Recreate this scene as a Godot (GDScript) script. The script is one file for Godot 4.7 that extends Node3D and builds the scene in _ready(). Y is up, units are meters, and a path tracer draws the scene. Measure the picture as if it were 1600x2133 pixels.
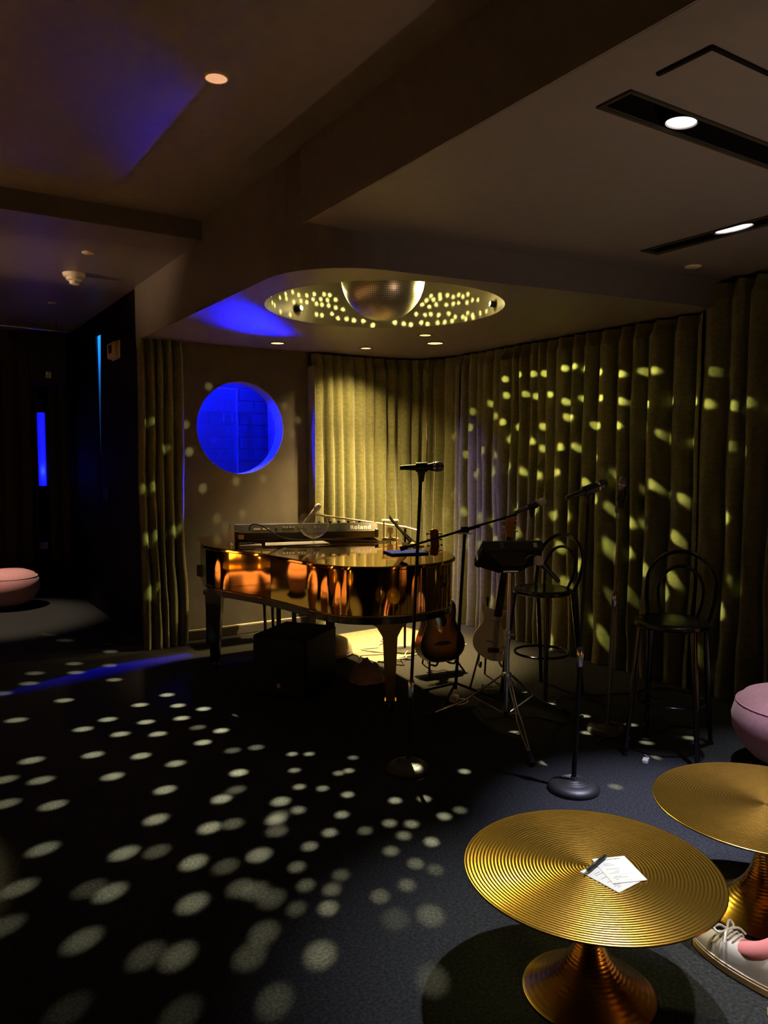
extends Node3D
# A lounge with a small stage: gold grand piano, mirror ball in a round ceiling recess, velvet curtains.
# Axes: x runs along the wall with the round window, z towards the seats, the camera stands at x = z = 0.

const YAW := -0.571638          # the camera looks this far to the right of -z
const STAGE_H := 2.68
const CEIL_H := 2.87
const HALL_H := 3.27
const BALL := Vector3(2.89, 2.877, -4.505)
const BALL_R := 0.285

# Where the beams from the mirror ball's tiles land: x, y, z, strength
const FLOOR_SPOTS := [
	0.95,0.00,-5.52,1.00, 0.62,0.00,-5.26,1.00, 0.61,0.00,-5.92,0.60, 0.81,0.00,-6.08,0.70, 1.16,0.00,-6.20,0.70, 0.89,0.00,-6.35,0.60,
	1.20,0.00,-6.48,0.60, 1.54,0.00,-6.72,0.50, 1.43,0.00,-6.27,0.50, 1.36,0.00,-5.84,0.60, 1.29,0.00,-7.37,0.40, 1.58,0.00,-5.26,1.00,
	1.36,0.00,-5.14,1.00, 1.57,0.00,-4.99,1.00, 1.69,0.00,-4.83,1.00, 1.11,0.00,-4.96,1.00, 1.30,-0.00,-4.78,1.00, 1.51,0.00,-4.73,1.00,
	0.94,0.00,-4.86,1.00, 1.11,-0.00,-4.65,1.00, 1.30,-0.00,-4.53,1.00, 1.64,0.00,-4.38,1.00, 1.48,0.00,-4.25,1.00, 1.54,-0.00,-4.51,0.25,
	0.90,0.00,-4.40,1.00, 1.12,0.00,-4.24,1.00, 0.60,0.00,-4.50,1.00, 1.25,0.00,-4.03,0.80, 0.44,0.00,-4.30,0.70, 0.60,0.00,-4.19,0.80,
	0.92,0.00,-4.04,1.00, 1.49,0.00,-3.73,1.10, 1.10,0.00,-3.73,1.00, 1.71,-0.00,-4.01,0.25, 1.58,0.00,-4.04,0.20, 1.30,0.00,-3.48,0.90,
	1.40,0.00,-3.54,0.25, 0.41,0.00,-3.99,0.70, 0.60,0.00,-3.85,0.80, 1.85,0.00,-4.60,0.30, 1.84,-0.00,-3.81,0.55, 1.92,0.00,-3.76,0.50,
	1.75,-0.00,-3.60,0.50, 1.68,0.00,-3.40,0.60, 1.77,0.00,-3.32,0.50, 1.53,0.00,-3.30,0.70, 1.93,0.00,-3.44,0.40, 1.99,0.00,-3.44,0.50,
	2.10,0.00,-3.58,0.25, 1.84,0.00,-3.19,0.60, 1.56,0.00,-3.18,0.40, 1.46,0.00,-3.17,0.30, 1.30,0.00,-3.48,0.10, 1.54,0.00,-3.31,0.10,
	1.84,0.00,-3.19,0.10, 2.00,0.00,-3.01,0.80, 2.13,0.00,-2.95,0.80, 2.10,0.00,-2.75,0.80, 2.20,0.00,-2.76,0.30, 0.97,0.00,-3.44,1.00,
	1.15,0.00,-3.23,1.00, 1.25,0.00,-3.21,0.30, 1.43,0.00,-3.14,0.70, 1.39,0.00,-3.04,0.30, 1.56,0.00,-3.16,0.25, 1.71,0.00,-3.02,0.70,
	1.58,0.00,-2.90,0.70, 1.72,0.00,-2.83,0.30, 1.85,0.00,-2.83,0.55, 1.93,0.00,-2.77,0.60, 1.84,0.00,-2.70,0.50, 1.91,0.00,-2.59,1.00,
	1.72,0.00,-2.62,0.50, 1.75,0.00,-2.48,0.55, 1.79,0.00,-2.40,0.35, 0.49,0.00,-3.43,0.80, 0.77,0.00,-3.21,1.00, 0.89,0.00,-3.15,0.30,
	0.99,0.00,-2.98,1.00, 1.09,0.00,-2.88,0.25, 1.24,0.00,-2.89,0.80, 1.45,0.00,-2.84,0.60, 1.33,0.00,-2.72,0.45, 1.30,0.00,-2.58,0.40,
	1.37,0.00,-2.50,0.50, 1.45,0.00,-2.57,0.30, 1.30,-0.00,-2.40,1.00, 1.50,0.00,-2.36,0.55, 1.63,0.00,-2.37,0.50, 1.59,0.00,-2.16,0.60,
	1.47,0.00,-2.21,0.25, 1.20,-0.00,-2.46,0.30, 0.36,-0.00,-3.16,0.70, 0.65,0.00,-2.94,0.90, 0.59,0.00,-3.01,0.25, 0.89,0.00,-2.70,0.90,
	1.08,0.00,-2.70,0.35, 1.12,0.00,-2.65,0.35, 1.15,0.00,-2.57,0.30, 0.28,-0.00,-2.92,0.50, 0.50,0.00,-2.69,0.70, 0.66,0.00,-2.49,0.40,
	0.75,0.00,-2.43,0.70, 1.04,0.00,-2.39,0.40, 0.95,0.00,-2.30,0.40, 1.15,-0.00,-2.18,1.10, 1.39,0.00,-1.88,0.50, 0.93,0.00,-2.06,0.50,
	0.67,-0.00,-2.16,0.30, 0.39,0.00,-2.36,0.20, 3.73,0.00,-3.93,0.70, 3.70,0.00,-3.67,0.70, 3.70,0.00,-3.37,0.80, 3.48,-0.00,-3.15,0.70,
	3.82,-0.00,-3.10,0.60, 3.65,0.00,-2.85,0.60, 3.93,0.00,-2.76,0.70, 3.50,0.00,-2.68,0.50, 3.02,0.00,-2.54,0.50, 2.94,-0.00,-2.95,0.50,
	3.12,-0.00,-3.39,0.60, 2.25,0.00,-3.18,0.60, 2.50,0.00,-3.10,0.70, 3.58,0.00,-4.70,0.40
]
const CURTAIN_SPOTS := [
	4.69,2.38,-5.32,0.80, 4.69,2.40,-5.14,0.80, 4.69,2.40,-4.99,0.80, 4.69,2.40,-4.88,0.90, 4.69,2.41,-4.63,1.00, 4.69,2.41,-4.51,1.00,
	4.69,2.39,-4.44,1.00, 4.69,2.34,-4.24,1.10, 4.69,2.31,-4.05,1.10, 4.69,2.32,-3.88,0.80, 4.69,2.30,-3.73,0.90, 4.69,2.26,-3.30,0.30,
	4.69,2.19,-5.53,0.50, 4.69,2.24,-5.31,0.80, 4.69,2.24,-5.08,0.70, 4.69,2.22,-4.96,0.80, 4.69,2.22,-4.80,0.90, 4.69,2.15,-4.62,1.00,
	4.69,2.17,-4.45,1.00, 4.69,2.14,-4.22,1.10, 4.69,2.11,-4.04,1.00, 4.69,2.07,-3.80,1.00, 4.69,2.10,-3.65,1.10, 4.69,2.08,-3.45,1.10,
	4.69,2.05,-3.33,0.80, 4.69,2.03,-3.15,0.80, 4.69,2.03,-3.00,0.40, 4.69,2.00,-2.90,0.70, 4.69,2.07,-5.46,0.50, 4.69,2.13,-5.78,0.30,
	4.69,2.03,-4.61,1.00, 4.69,2.01,-4.53,1.00, 4.69,1.96,-4.33,0.90, 4.69,1.93,-4.24,1.00, 4.69,1.93,-4.06,1.00, 4.69,1.89,-3.82,0.90,
	4.69,1.86,-3.68,1.10, 4.69,1.82,-3.48,1.10, 4.69,1.77,-3.15,0.30, 4.69,1.73,-3.04,0.30, 4.69,2.00,-5.34,0.80, 4.69,1.97,-5.16,0.90,
	4.69,1.97,-4.88,0.90, 4.69,1.98,-5.81,0.40, 4.69,1.87,-5.27,0.90, 4.69,1.84,-4.99,0.90, 4.69,1.79,-4.88,0.80, 4.69,1.78,-4.65,1.00,
	4.69,1.78,-4.48,0.90, 4.69,1.69,-4.27,1.10, 4.69,1.60,-4.12,0.70, 4.69,1.54,-4.09,1.10, 4.69,1.91,-6.05,0.20, 4.69,1.74,-5.87,0.40,
	4.69,1.75,-5.62,0.40, 4.69,1.73,-5.44,0.50, 4.69,1.60,-5.26,1.00, 4.69,1.58,-5.09,0.90, 4.69,1.56,-4.91,0.90, 4.69,1.58,-4.73,0.80,
	4.69,1.57,-4.67,1.00, 4.69,1.57,-5.72,0.40, 4.69,1.58,-5.48,0.50, 4.69,1.50,-4.38,1.10, 4.69,1.36,-4.25,0.90, 4.69,1.32,-4.13,0.80,
	4.69,1.48,-3.71,1.00, 4.69,1.42,-3.51,1.10, 4.69,1.49,-3.85,0.40, 4.69,1.31,-3.17,1.10, 4.69,1.19,-5.89,0.50, 4.69,1.17,-5.65,0.40,
	4.69,1.14,-5.49,0.50, 4.69,1.25,-5.16,0.80, 4.69,1.27,-4.94,0.80, 4.69,1.25,-4.75,0.70, 4.69,1.22,-4.69,0.70, 4.69,1.21,-4.53,1.00,
	4.69,1.21,-3.92,1.10, 4.69,1.24,-3.84,1.10, 4.69,1.14,-3.54,1.00, 4.69,1.15,-2.79,0.80, 4.69,1.37,-6.05,0.20, 4.69,1.14,-6.16,0.30,
	4.69,0.91,-5.86,0.40, 4.69,0.95,-5.44,0.60, 4.69,0.91,-5.65,0.40, 4.69,1.03,-5.13,0.70, 4.69,0.99,-4.90,0.90, 4.69,0.97,-4.64,1.00,
	4.69,1.04,-4.13,0.80, 4.69,0.70,-4.59,1.00, 4.69,0.83,-4.41,1.00, 4.69,0.63,-4.51,0.80, 4.69,0.46,-4.29,1.00, 4.69,0.99,-3.93,1.00,
	4.69,0.85,-3.75,1.00, 4.69,0.85,-3.56,1.00, 4.69,0.75,-3.62,0.80, 4.69,0.66,-4.11,0.40, 4.69,0.67,-3.91,0.30, 4.69,0.69,-3.19,1.00,
	4.69,0.88,-3.09,0.50, 4.69,0.84,-3.04,0.30, 4.69,0.30,-4.15,0.80, 4.69,0.33,-3.29,0.25, 4.69,0.99,-4.13,0.60, 4.69,0.13,-4.71,1.00,
	4.69,0.38,-5.49,0.70
]
const WALL_SPOTS := [
	2.24,1.95,-6.75,0.35, 2.27,1.71,-6.75,0.50, 2.39,1.38,-6.75,0.45, 2.71,1.44,-6.75,0.40, 2.98,1.46,-6.75,0.30, 2.77,1.13,-6.75,0.40,
	2.52,1.10,-6.75,0.30, 3.21,2.15,-6.75,0.20, 2.46,2.30,-6.75,0.25, 3.35,2.02,-6.75,0.25, 3.29,1.88,-6.75,0.20, 2.60,1.02,-6.75,0.20,
	1.92,1.99,-6.52,0.50, 1.82,1.43,-6.52,0.70, 1.92,1.45,-6.52,0.60, 1.84,1.02,-6.52,0.80, 1.91,1.03,-6.52,0.90, 1.90,0.58,-6.52,1.10,
	1.92,0.22,-6.52,1.10, 2.12,1.10,-6.52,0.80, 2.11,0.57,-6.52,0.70, 2.05,1.78,-6.52,0.40, 1.73,1.67,-6.52,0.50
]
const RING_SPOTS := [
	2.31,2.80,-5.06,1.00, 2.43,2.81,-5.16,1.00, 2.49,2.85,-5.21,1.00, 2.50,2.82,-5.21,1.00, 2.57,2.88,-5.24,1.00, 2.63,2.87,-5.27,1.00,
	2.21,2.75,-4.94,1.00, 2.33,2.75,-5.08,1.00, 2.36,2.74,-5.11,1.00, 2.43,2.71,-5.17,1.00, 2.54,2.71,-5.23,1.00, 2.58,2.81,-5.25,1.00,
	2.65,2.83,-5.28,1.00, 2.71,2.83,-5.29,1.00, 2.77,2.86,-5.30,1.00, 2.80,2.83,-5.31,1.00, 2.85,2.83,-5.31,1.00, 2.91,2.83,-5.32,1.00,
	2.97,2.82,-5.31,1.00, 3.03,2.81,-5.30,1.00, 2.80,2.75,-5.31,1.00, 2.85,2.75,-5.31,1.00, 2.94,2.77,-5.31,1.00, 2.99,2.74,-5.31,1.00,
	3.06,2.74,-5.30,1.00, 3.12,2.73,-5.29,1.00, 3.19,2.73,-5.26,1.00, 3.26,2.70,-5.23,1.00, 3.41,2.72,-5.14,1.00, 3.46,2.71,-5.09,1.00,
	3.50,2.70,-5.05,1.00, 3.56,2.71,-4.99,1.00, 3.58,2.70,-4.94,1.00, 3.63,2.70,-4.87,1.00, 3.65,2.70,-4.81,1.00, 3.68,2.70,-4.75,1.00,
	3.53,2.78,-5.02,1.00, 3.57,2.77,-4.96,1.00, 3.60,2.77,-4.92,1.00, 3.63,2.76,-4.86,1.00, 3.67,2.76,-4.78,1.00, 3.68,2.73,-4.72,1.00,
	3.70,2.72,-4.65,1.00, 3.71,2.74,-4.60,1.00, 3.71,2.72,-4.55,1.00, 3.71,2.72,-4.46,1.00, 3.71,2.72,-4.38,1.00, 3.71,2.70,-4.62,1.00,
	3.71,2.70,-4.54,1.00, 3.56,2.85,-4.98,1.00, 3.59,2.83,-4.93,1.00, 3.62,2.84,-4.88,1.00, 3.66,2.83,-4.80,1.00, 3.68,2.83,-4.74,1.00,
	3.69,2.83,-4.69,1.00, 3.71,2.82,-4.61,1.00, 3.71,2.83,-4.55,1.00, 3.71,2.82,-4.49,1.00, 3.58,2.88,-4.95,1.00, 3.61,2.88,-4.90,1.00,
	3.64,2.88,-4.85,1.00, 3.63,2.91,-4.85,1.00, 3.66,2.90,-4.79,1.00, 3.68,2.88,-4.74,1.00, 3.69,2.89,-4.69,1.00, 3.70,2.87,-4.65,1.00,
	3.71,2.88,-4.60,1.00, 3.60,2.91,-4.92,1.00, 2.71,2.88,-5.29,1.00, 2.78,2.90,-5.31,1.00, 2.84,2.87,-5.31,1.00, 2.87,2.91,-5.31,1.00,
	2.92,2.91,-5.32,1.00, 2.90,2.87,-5.32,1.00, 2.97,2.88,-5.31,1.00
]

var M := {}
var taken := {}

# ---------------------------------------------------------------- helpers
func numbered(n: String) -> String:
	if not taken.has(n):
		taken[n] = 0
		return n
	taken[n] += 1
	return "%s_%03d" % [n, taken[n]]

func thing(called: String, label: String, category: String, at := Vector3.ZERO, turn := 0.0, group := "") -> Node3D:
	var o := Node3D.new()
	o.name = numbered(called)
	add_child(o)
	o.position = at
	o.rotation.y = turn
	tag(o, label, category, group)
	return o

func tag(o: Node, label: String, category: String, group := "") -> void:
	o.set_meta("label", label)
	o.set_meta("category", category)
	if group != "":
		o.set_meta("group", group)

func new_st(smooth := true) -> SurfaceTool:
	var st := SurfaceTool.new()
	st.begin(Mesh.PRIMITIVE_TRIANGLES)
	st.set_smooth_group(0 if smooth else -1)
	return st

func mesh_of(st: SurfaceTool, m: Material) -> Mesh:
	st.generate_normals()
	st.set_material(m)
	return st.commit()

func obj(called: String, st: SurfaceTool, m: Material, parent: Node = self) -> MeshInstance3D:
	return put_mesh(called, mesh_of(st, m), parent)

func put_mesh(called: String, me: Mesh, parent: Node = self) -> MeshInstance3D:
	var o := MeshInstance3D.new()
	o.mesh = me
	o.name = numbered(called) if parent == self else called
	parent.add_child(o, true)
	return o

func struct(called: String, st: SurfaceTool, m: Material, label := "", parent: Node = self) -> MeshInstance3D:
	var o := obj(called, st, m, parent)
	if parent == self:
		o.set_meta("kind", "structure")
		if label != "":
			tag(o, label, called.split("_")[0])
	return o

# corners run counter-clockwise seen from outside
func q4(st: SurfaceTool, a: Vector3, b: Vector3, c: Vector3, d: Vector3) -> void:
	for p in [a, c, b, a, d, c]:
		st.add_vertex(p)

func q4uv(st: SurfaceTool, p: Array, uv: Array) -> void:
	for k in [0, 2, 1, 0, 3, 2]:
		st.set_uv(uv[k])
		st.add_vertex(p[k])

func poly_out(st: SurfaceTool, p: Array, c: Vector3) -> void:
	var n: Vector3 = (p[1] - p[0]).cross(p[2] - p[0])
	var m := Vector3.ZERO
	for v in p:
		m += v
	m /= p.size()
	if n.dot(m - c) < 0:
		p.reverse()
	for k in range(1, p.size() - 1):
		st.add_vertex(p[0])
		st.add_vertex(p[k + 1])
		st.add_vertex(p[k])

# a box with chamfered edges
func bev(st: SurfaceTool, c: Vector3, s: Vector3, b := 0.003, bs := Basis.IDENTITY) -> void:
	st.set_smooth_group(-1)
	var h := s / 2.0
	b = minf(b, 0.45 * minf(s.x, minf(s.y, s.z)))
	var at := func(sg: Vector3, ax: int) -> Vector3:
		var v := Vector3(sg.x * (h.x - b), sg.y * (h.y - b), sg.z * (h.z - b))
		v[ax] = sg[ax] * h[ax]
		return c + bs * v
	for ax in 3:
		var a1 := (ax + 1) % 3
		var a2 := (ax + 2) % 3
		for sg in [-1.0, 1.0]:
			var f := []
			for k in [[-1, -1], [1, -1], [1, 1], [-1, 1]]:
				var v := Vector3.ZERO
				v[ax] = sg
				v[a1] = k[0]
				v[a2] = k[1]
				f.append(at.call(v, ax))
			poly_out(st, f, c)
		# edges that run along ax
		for k in [[-1, -1], [1, -1], [1, 1], [-1, 1]]:
			var e := []
			for j in [[-1.0, a1], [-1.0, a2], [1.0, a2], [1.0, a1]]:
				var v := Vector3.ZERO
				v[ax] = j[0]
				v[a1] = k[0]
				v[a2] = k[1]
				e.append(at.call(v, j[1]))
			poly_out(st, e, c)
	for x in [-1, 1]:
		for y in [-1, 1]:
			for z in [-1, 1]:
				var v := Vector3(x, y, z)
				poly_out(st, [at.call(v, 0), at.call(v, 1), at.call(v, 2)], c)

func box(c: Vector3, s: Vector3, b := 0.003, bs := Basis.IDENTITY) -> SurfaceTool:
	var st := new_st(false)
	bev(st, c, s, b, bs)
	return st

# profile of (radius, height) from bottom to top, turned about y; sharp corners stay sharp
func lathe(st: SurfaceTool, prof: Array, seg := 24, xf := Transform3D.IDENTITY, uv := false) -> void:
	var g := 0
	for i in prof.size() - 1:
		var a: Vector2 = prof[i]
		var b: Vector2 = prof[i + 1]
		if i > 0:
			var d0: Vector2 = a - prof[i - 1]
			if d0.length() > 1e-6 and (b - a).length() > 1e-6 and absf(d0.angle_to(b - a)) > 0.8:
				g += 1
		st.set_smooth_group(g)
		for j in seg:
			var t0 := TAU * j / seg
			var t1 := TAU * (j + 1) / seg
			var p := [Vector3(a.x * cos(t0), a.y, a.x * sin(t0)), Vector3(b.x * cos(t0), b.y, b.x * sin(t0)), Vector3(b.x * cos(t1), b.y, b.x * sin(t1)), Vector3(a.x * cos(t1), a.y, a.x * sin(t1))]
			var u := [Vector2(float(j) / seg, float(i) / prof.size()), Vector2(float(j) / seg, float(i + 1) / prof.size()), Vector2(float(j + 1) / seg, float(i + 1) / prof.size()), Vector2(float(j + 1) / seg, float(i) / prof.size())]
			for tri in [[0, 2, 1], [0, 3, 2]]:
				var va: Vector3 = p[tri[0]]
				var vb: Vector3 = p[tri[1]]
				var vc: Vector3 = p[tri[2]]
				if (vb - va).cross(vc - va).length_squared() < 1e-18:
					continue
				for k in tri:
					if uv:
						st.set_uv(u[k])
					st.add_vertex(xf * p[k])

func turned(prof: Array, seg := 24, xf := Transform3D.IDENTITY, uv := false) -> SurfaceTool:
	var st := new_st()
	lathe(st, prof, seg, xf, uv)
	return st

# a round bar along points; r is a number or one radius for each point
func tube(st: SurfaceTool, pts: Array, r, seg := 8, closed := false) -> void:
	var n := pts.size()
	var rings := []
	var up := Vector3.UP
	var t0: Vector3 = (pts[1] - pts[0]).normalized()
	if absf(t0.dot(up)) > 0.9:
		up = Vector3.RIGHT
	var side := t0.cross(up).normalized()
	for i in n:
		var t: Vector3
		if closed:
			t = (pts[(i + 1) % n] - pts[(i + n - 1) % n]).normalized()
		else:
			t = (pts[mini(i + 1, n - 1)] - pts[maxi(i - 1, 0)]).normalized()
		side = (side - t * side.dot(t)).normalized()
		var w := side.cross(t).normalized()
		var rad: float = r[i] if r is Array else r
		var ring := []
		for j in seg:
			var a := TAU * j / seg
			ring.append(pts[i] + (side * cos(a) + w * sin(a)) * rad)
		rings.append(ring)
	st.set_smooth_group(0)
	for i in (n if closed else n - 1):
		var A: Array = rings[i]
		var B: Array = rings[(i + 1) % n]
		for j in seg:
			var k := (j + 1) % seg
			q4(st, A[k], A[j], B[j], B[k])
	if not closed:
		st.set_smooth_group(1)
		for e in [0, n - 1]:
			var R: Array = rings[e]
			for j in range(1, seg - 1):
				var tri := [R[0], R[j], R[j + 1]]
				poly_out(st, tri, pts[1] if e == 0 else pts[n - 2])

func rod(pts: Array, r, seg := 8, closed := false) -> SurfaceTool:
	var st := new_st()
	tube(st, pts, r, seg, closed)
	return st

func smooth_path(p: Array, steps := 6) -> Array:
	var out := []
	for i in p.size() - 1:
		var a: Vector3 = p[maxi(i - 1, 0)]
		var b: Vector3 = p[i]
		var c: Vector3 = p[i + 1]
		var d: Vector3 = p[mini(i + 2, p.size() - 1)]
		for k in steps:
			out.append(b.cubic_interpolate(c, a, d, float(k) / steps))
	out.append(p[-1])
	return out

func smooth_loop2(p: Array, steps := 5) -> PackedVector2Array:
	var out := PackedVector2Array()
	var n := p.size()
	for i in n:
		for k in steps:
			out.append((p[i] as Vector2).cubic_interpolate(p[(i + 1) % n], p[(i + n - 1) % n], p[(i + 2) % n], float(k) / steps))
	return out

func inset(poly: PackedVector2Array, d: float) -> PackedVector2Array:
	var out := PackedVector2Array()
	var n := poly.size()
	var ccw := 0.0
	for i in n:
		ccw += poly[i].cross(poly[(i + 1) % n])
	var sg := 1.0 if ccw > 0 else -1.0
	for i in n:
		var a := (poly[i] - poly[(i + n - 1) % n]).normalized()
		var b := (poly[(i + 1) % n] - poly[i]).normalized()
		var m := (a + b).normalized()
		out.append(poly[i] + Vector2(-m.y, m.x) * sg * d)
	return out

# a polygon in local x-z pushed from y0 to y1 and placed by xf; the edges are chamfered by b
func prism(st: SurfaceTool, poly: PackedVector2Array, y0: float, y1: float, xf := Transform3D.IDENTITY, b := 0.0, smooth := false) -> void:
	var n := poly.size()
	var mid := Vector2.ZERO
	for p in poly:
		mid += p / n
	var area := 0.0
	for i in n:
		area += poly[i].cross(poly[(i + 1) % n])
	var small := inset(poly, b) if b > 0 else poly
	var levels := [[small, y0], [poly, y0 + b], [poly, y1 - b], [small, y1]] if b > 0 else [[poly, y0], [poly, y1]]
	for l in levels.size() - 1:
		st.set_smooth_group(l if smooth else -1)
		for i in n:
			var j := (i + 1) % n
			var a: Vector2 = levels[l][0][i]
			var c: Vector2 = levels[l][0][j]
			var d: Vector2 = levels[l + 1][0][j]
			var e: Vector2 = levels[l + 1][0][i]
			var p0 := xf * Vector3(a.x, levels[l][1], a.y)
			var p1 := xf * Vector3(c.x, levels[l][1], c.y)
			var p2 := xf * Vector3(d.x, levels[l + 1][1], d.y)
			var p3 := xf * Vector3(e.x, levels[l + 1][1], e.y)
			if area > 0:
				q4(st, p1, p0, p3, p2)
			else:
				q4(st, p0, p1, p2, p3)
	st.set_smooth_group(20 if smooth else -1)
	var tris := Geometry2D.triangulate_polygon(small)
	for k in range(0, tris.size(), 3):
		var t := [small[tris[k]], small[tris[k + 1]], small[tris[k + 2]]]
		for cap in 2:
			var f := []
			for v in t:
				f.append(xf * Vector3(v.x, y1 if cap == 0 else y0, v.y))
			poly_out(st, f, xf * Vector3((t[0].x + t[1].x + t[2].x) / 3, (y0 + y1) / 2, (t[0].y + t[1].y + t[2].y) / 3))

func slab(poly: PackedVector2Array, y0: float, y1: float, xf := Transform3D.IDENTITY, b := 0.0, smooth := false) -> SurfaceTool:
	var st := new_st(false)
	prism(st, poly, y0, y1, xf, b, smooth)
	return st

func along(dir: Vector3) -> Basis:
	var y := dir.normalized()
	var x := (Vector3.RIGHT if absf(y.y) > 0.95 else Vector3.UP).cross(y).normalized()
	return Basis(x, y, x.cross(y))

func ellipse(cx: float, cz: float, rx: float, rz: float, n := 24) -> PackedVector2Array:
	var p := PackedVector2Array()
	for k in n:
		p.append(Vector2(cx + rx * cos(TAU * k / n), cz + rz * sin(TAU * k / n)))
	return p

func wobble(seed_: int, freq: float) -> FastNoiseLite:
	var n := FastNoiseLite.new()
	n.seed = seed_
	n.frequency = freq
	n.noise_type = FastNoiseLite.TYPE_SIMPLEX
	return n

func noise_tex(seed_: int, freq: float, lo: Color, hi: Color, oct := 4, size := 512) -> ImageTexture:
	var n := FastNoiseLite.new()
	n.seed = seed_
	n.frequency = freq
	n.fractal_octaves = oct
	var im := n.get_seamless_image(size, size)
	im.convert(Image.FORMAT_RGBA8)
	for y in size:
		for x in size:
			im.set_pixel(x, y, lo.lerp(hi, im.get_pixel(x, y).r))
	return ImageTexture.create_from_image(im)

func mat(called: String, c: Color, rough := 0.6, metal := 0.0, spec := 0.5) -> StandardMaterial3D:
	var m := StandardMaterial3D.new()
	m.resource_name = called
	m.albedo_color = c
	m.roughness = rough
	m.metallic = metal
	m.metallic_specular = spec
	M[called] = m
	return m

func grain(m: StandardMaterial3D, tex: Texture2D, scale: float, relief: Texture2D = null, depth := 0.0) -> void:
	m.albedo_texture = tex
	m.uv1_triplanar = true
	m.uv1_world_triplanar = true
	m.uv1_scale = Vector3.ONE * scale
	if relief:
		m.heightmap_enabled = true
		m.heightmap_texture = relief
		m.heightmap_scale = depth

func glow(called: String, c: Color, energy: float) -> StandardMaterial3D:
	var m := mat(called, Color(0.9, 0.9, 0.9), 0.4)
	m.emission_enabled = true
	m.emission = c
	m.emission_energy_multiplier = energy
	return m

func spot(at: Vector3, to: Vector3, energy: float, angle: float, c: Color, soft := 0.5, size := 0.03, parent: Node = self) -> SpotLight3D:
	var l := SpotLight3D.new()
	l.name = "beam"
	parent.add_child(l, true)
	var dir := (to - at).normalized()
	l.global_transform = Transform3D(Basis.looking_at(dir, Vector3.RIGHT if absf(dir.y) > 0.95 else Vector3.UP), at)
	l.light_energy = energy
	l.light_color = c
	l.spot_angle = angle
	l.spot_angle_attenuation = soft
	l.spot_attenuation = 2.0
	l.spot_range = 14.0
	l.light_size = size
	l.shadow_enabled = true
	return l

func omni(at: Vector3, energy: float, c: Color, size := 0.03, parent: Node = self) -> OmniLight3D:
	var l := OmniLight3D.new()
	l.name = "lamp_light"
	parent.add_child(l, true)
	l.global_position = at
	l.light_energy = energy
	l.light_color = c
	l.light_size = size
	l.omni_range = 14.0
	l.omni_attenuation = 2.0
	l.shadow_enabled = true
	return l

# a plate with a round hole: outline in the plate's own plane, put in space by place(point, depth)
func holed(st: SurfaceTool, outer: PackedVector2Array, c: Vector2, r: float, place: Callable, d0: float, d1: float, mid: Vector3, seg := 72) -> void:
	var ang := []
	for k in seg:
		ang.append(TAU * k / seg)
	for p in outer:
		ang.append(fposmod((p - c).angle(), TAU))
	ang.sort()
	var ring := []
	for a in ang:
		var d := Vector2(cos(a), sin(a))
		var best := 1e9
		for i in outer.size():
			var hit = Geometry2D.segment_intersects_segment(c, c + d * 50.0, outer[i], outer[(i + 1) % outer.size()])
			if hit != null:
				best = minf(best, (hit - c).length())
		if best > 1e8:
			for p in outer:
				if absf(angle_difference((p - c).angle(), a)) < 1e-4:
					best = minf(best, (p - c).length())
		ring.append([c + d * r, c + d * best])
	var n := ring.size()
	for i in n:
		var j := (i + 1) % n
		var a0: Vector2 = ring[i][0]
		var a1: Vector2 = ring[j][0]
		var b0: Vector2 = ring[i][1]
		var b1: Vector2 = ring[j][1]
		st.set_smooth_group(-1)
		for d in [d0, d1]:
			poly_out(st, [place.call(a0, d), place.call(b0, d), place.call(b1, d), place.call(a1, d)], mid)
		poly_out(st, [place.call(b0, d0), place.call(b1, d0), place.call(b1, d1), place.call(b0, d1)], mid)

func hoop(st: SurfaceTool, c: Vector2, r: float, place: Callable, d0: float, d1: float, axis: Vector3, seg := 72) -> void:
	st.set_smooth_group(0)
	for i in seg:
		var a := c + Vector2.from_angle(TAU * i / seg) * r
		var b := c + Vector2.from_angle(TAU * (i + 1) / seg) * r
		q4(st, place.call(a, d0), place.call(b, d0), place.call(b, d1), place.call(a, d1))

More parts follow.
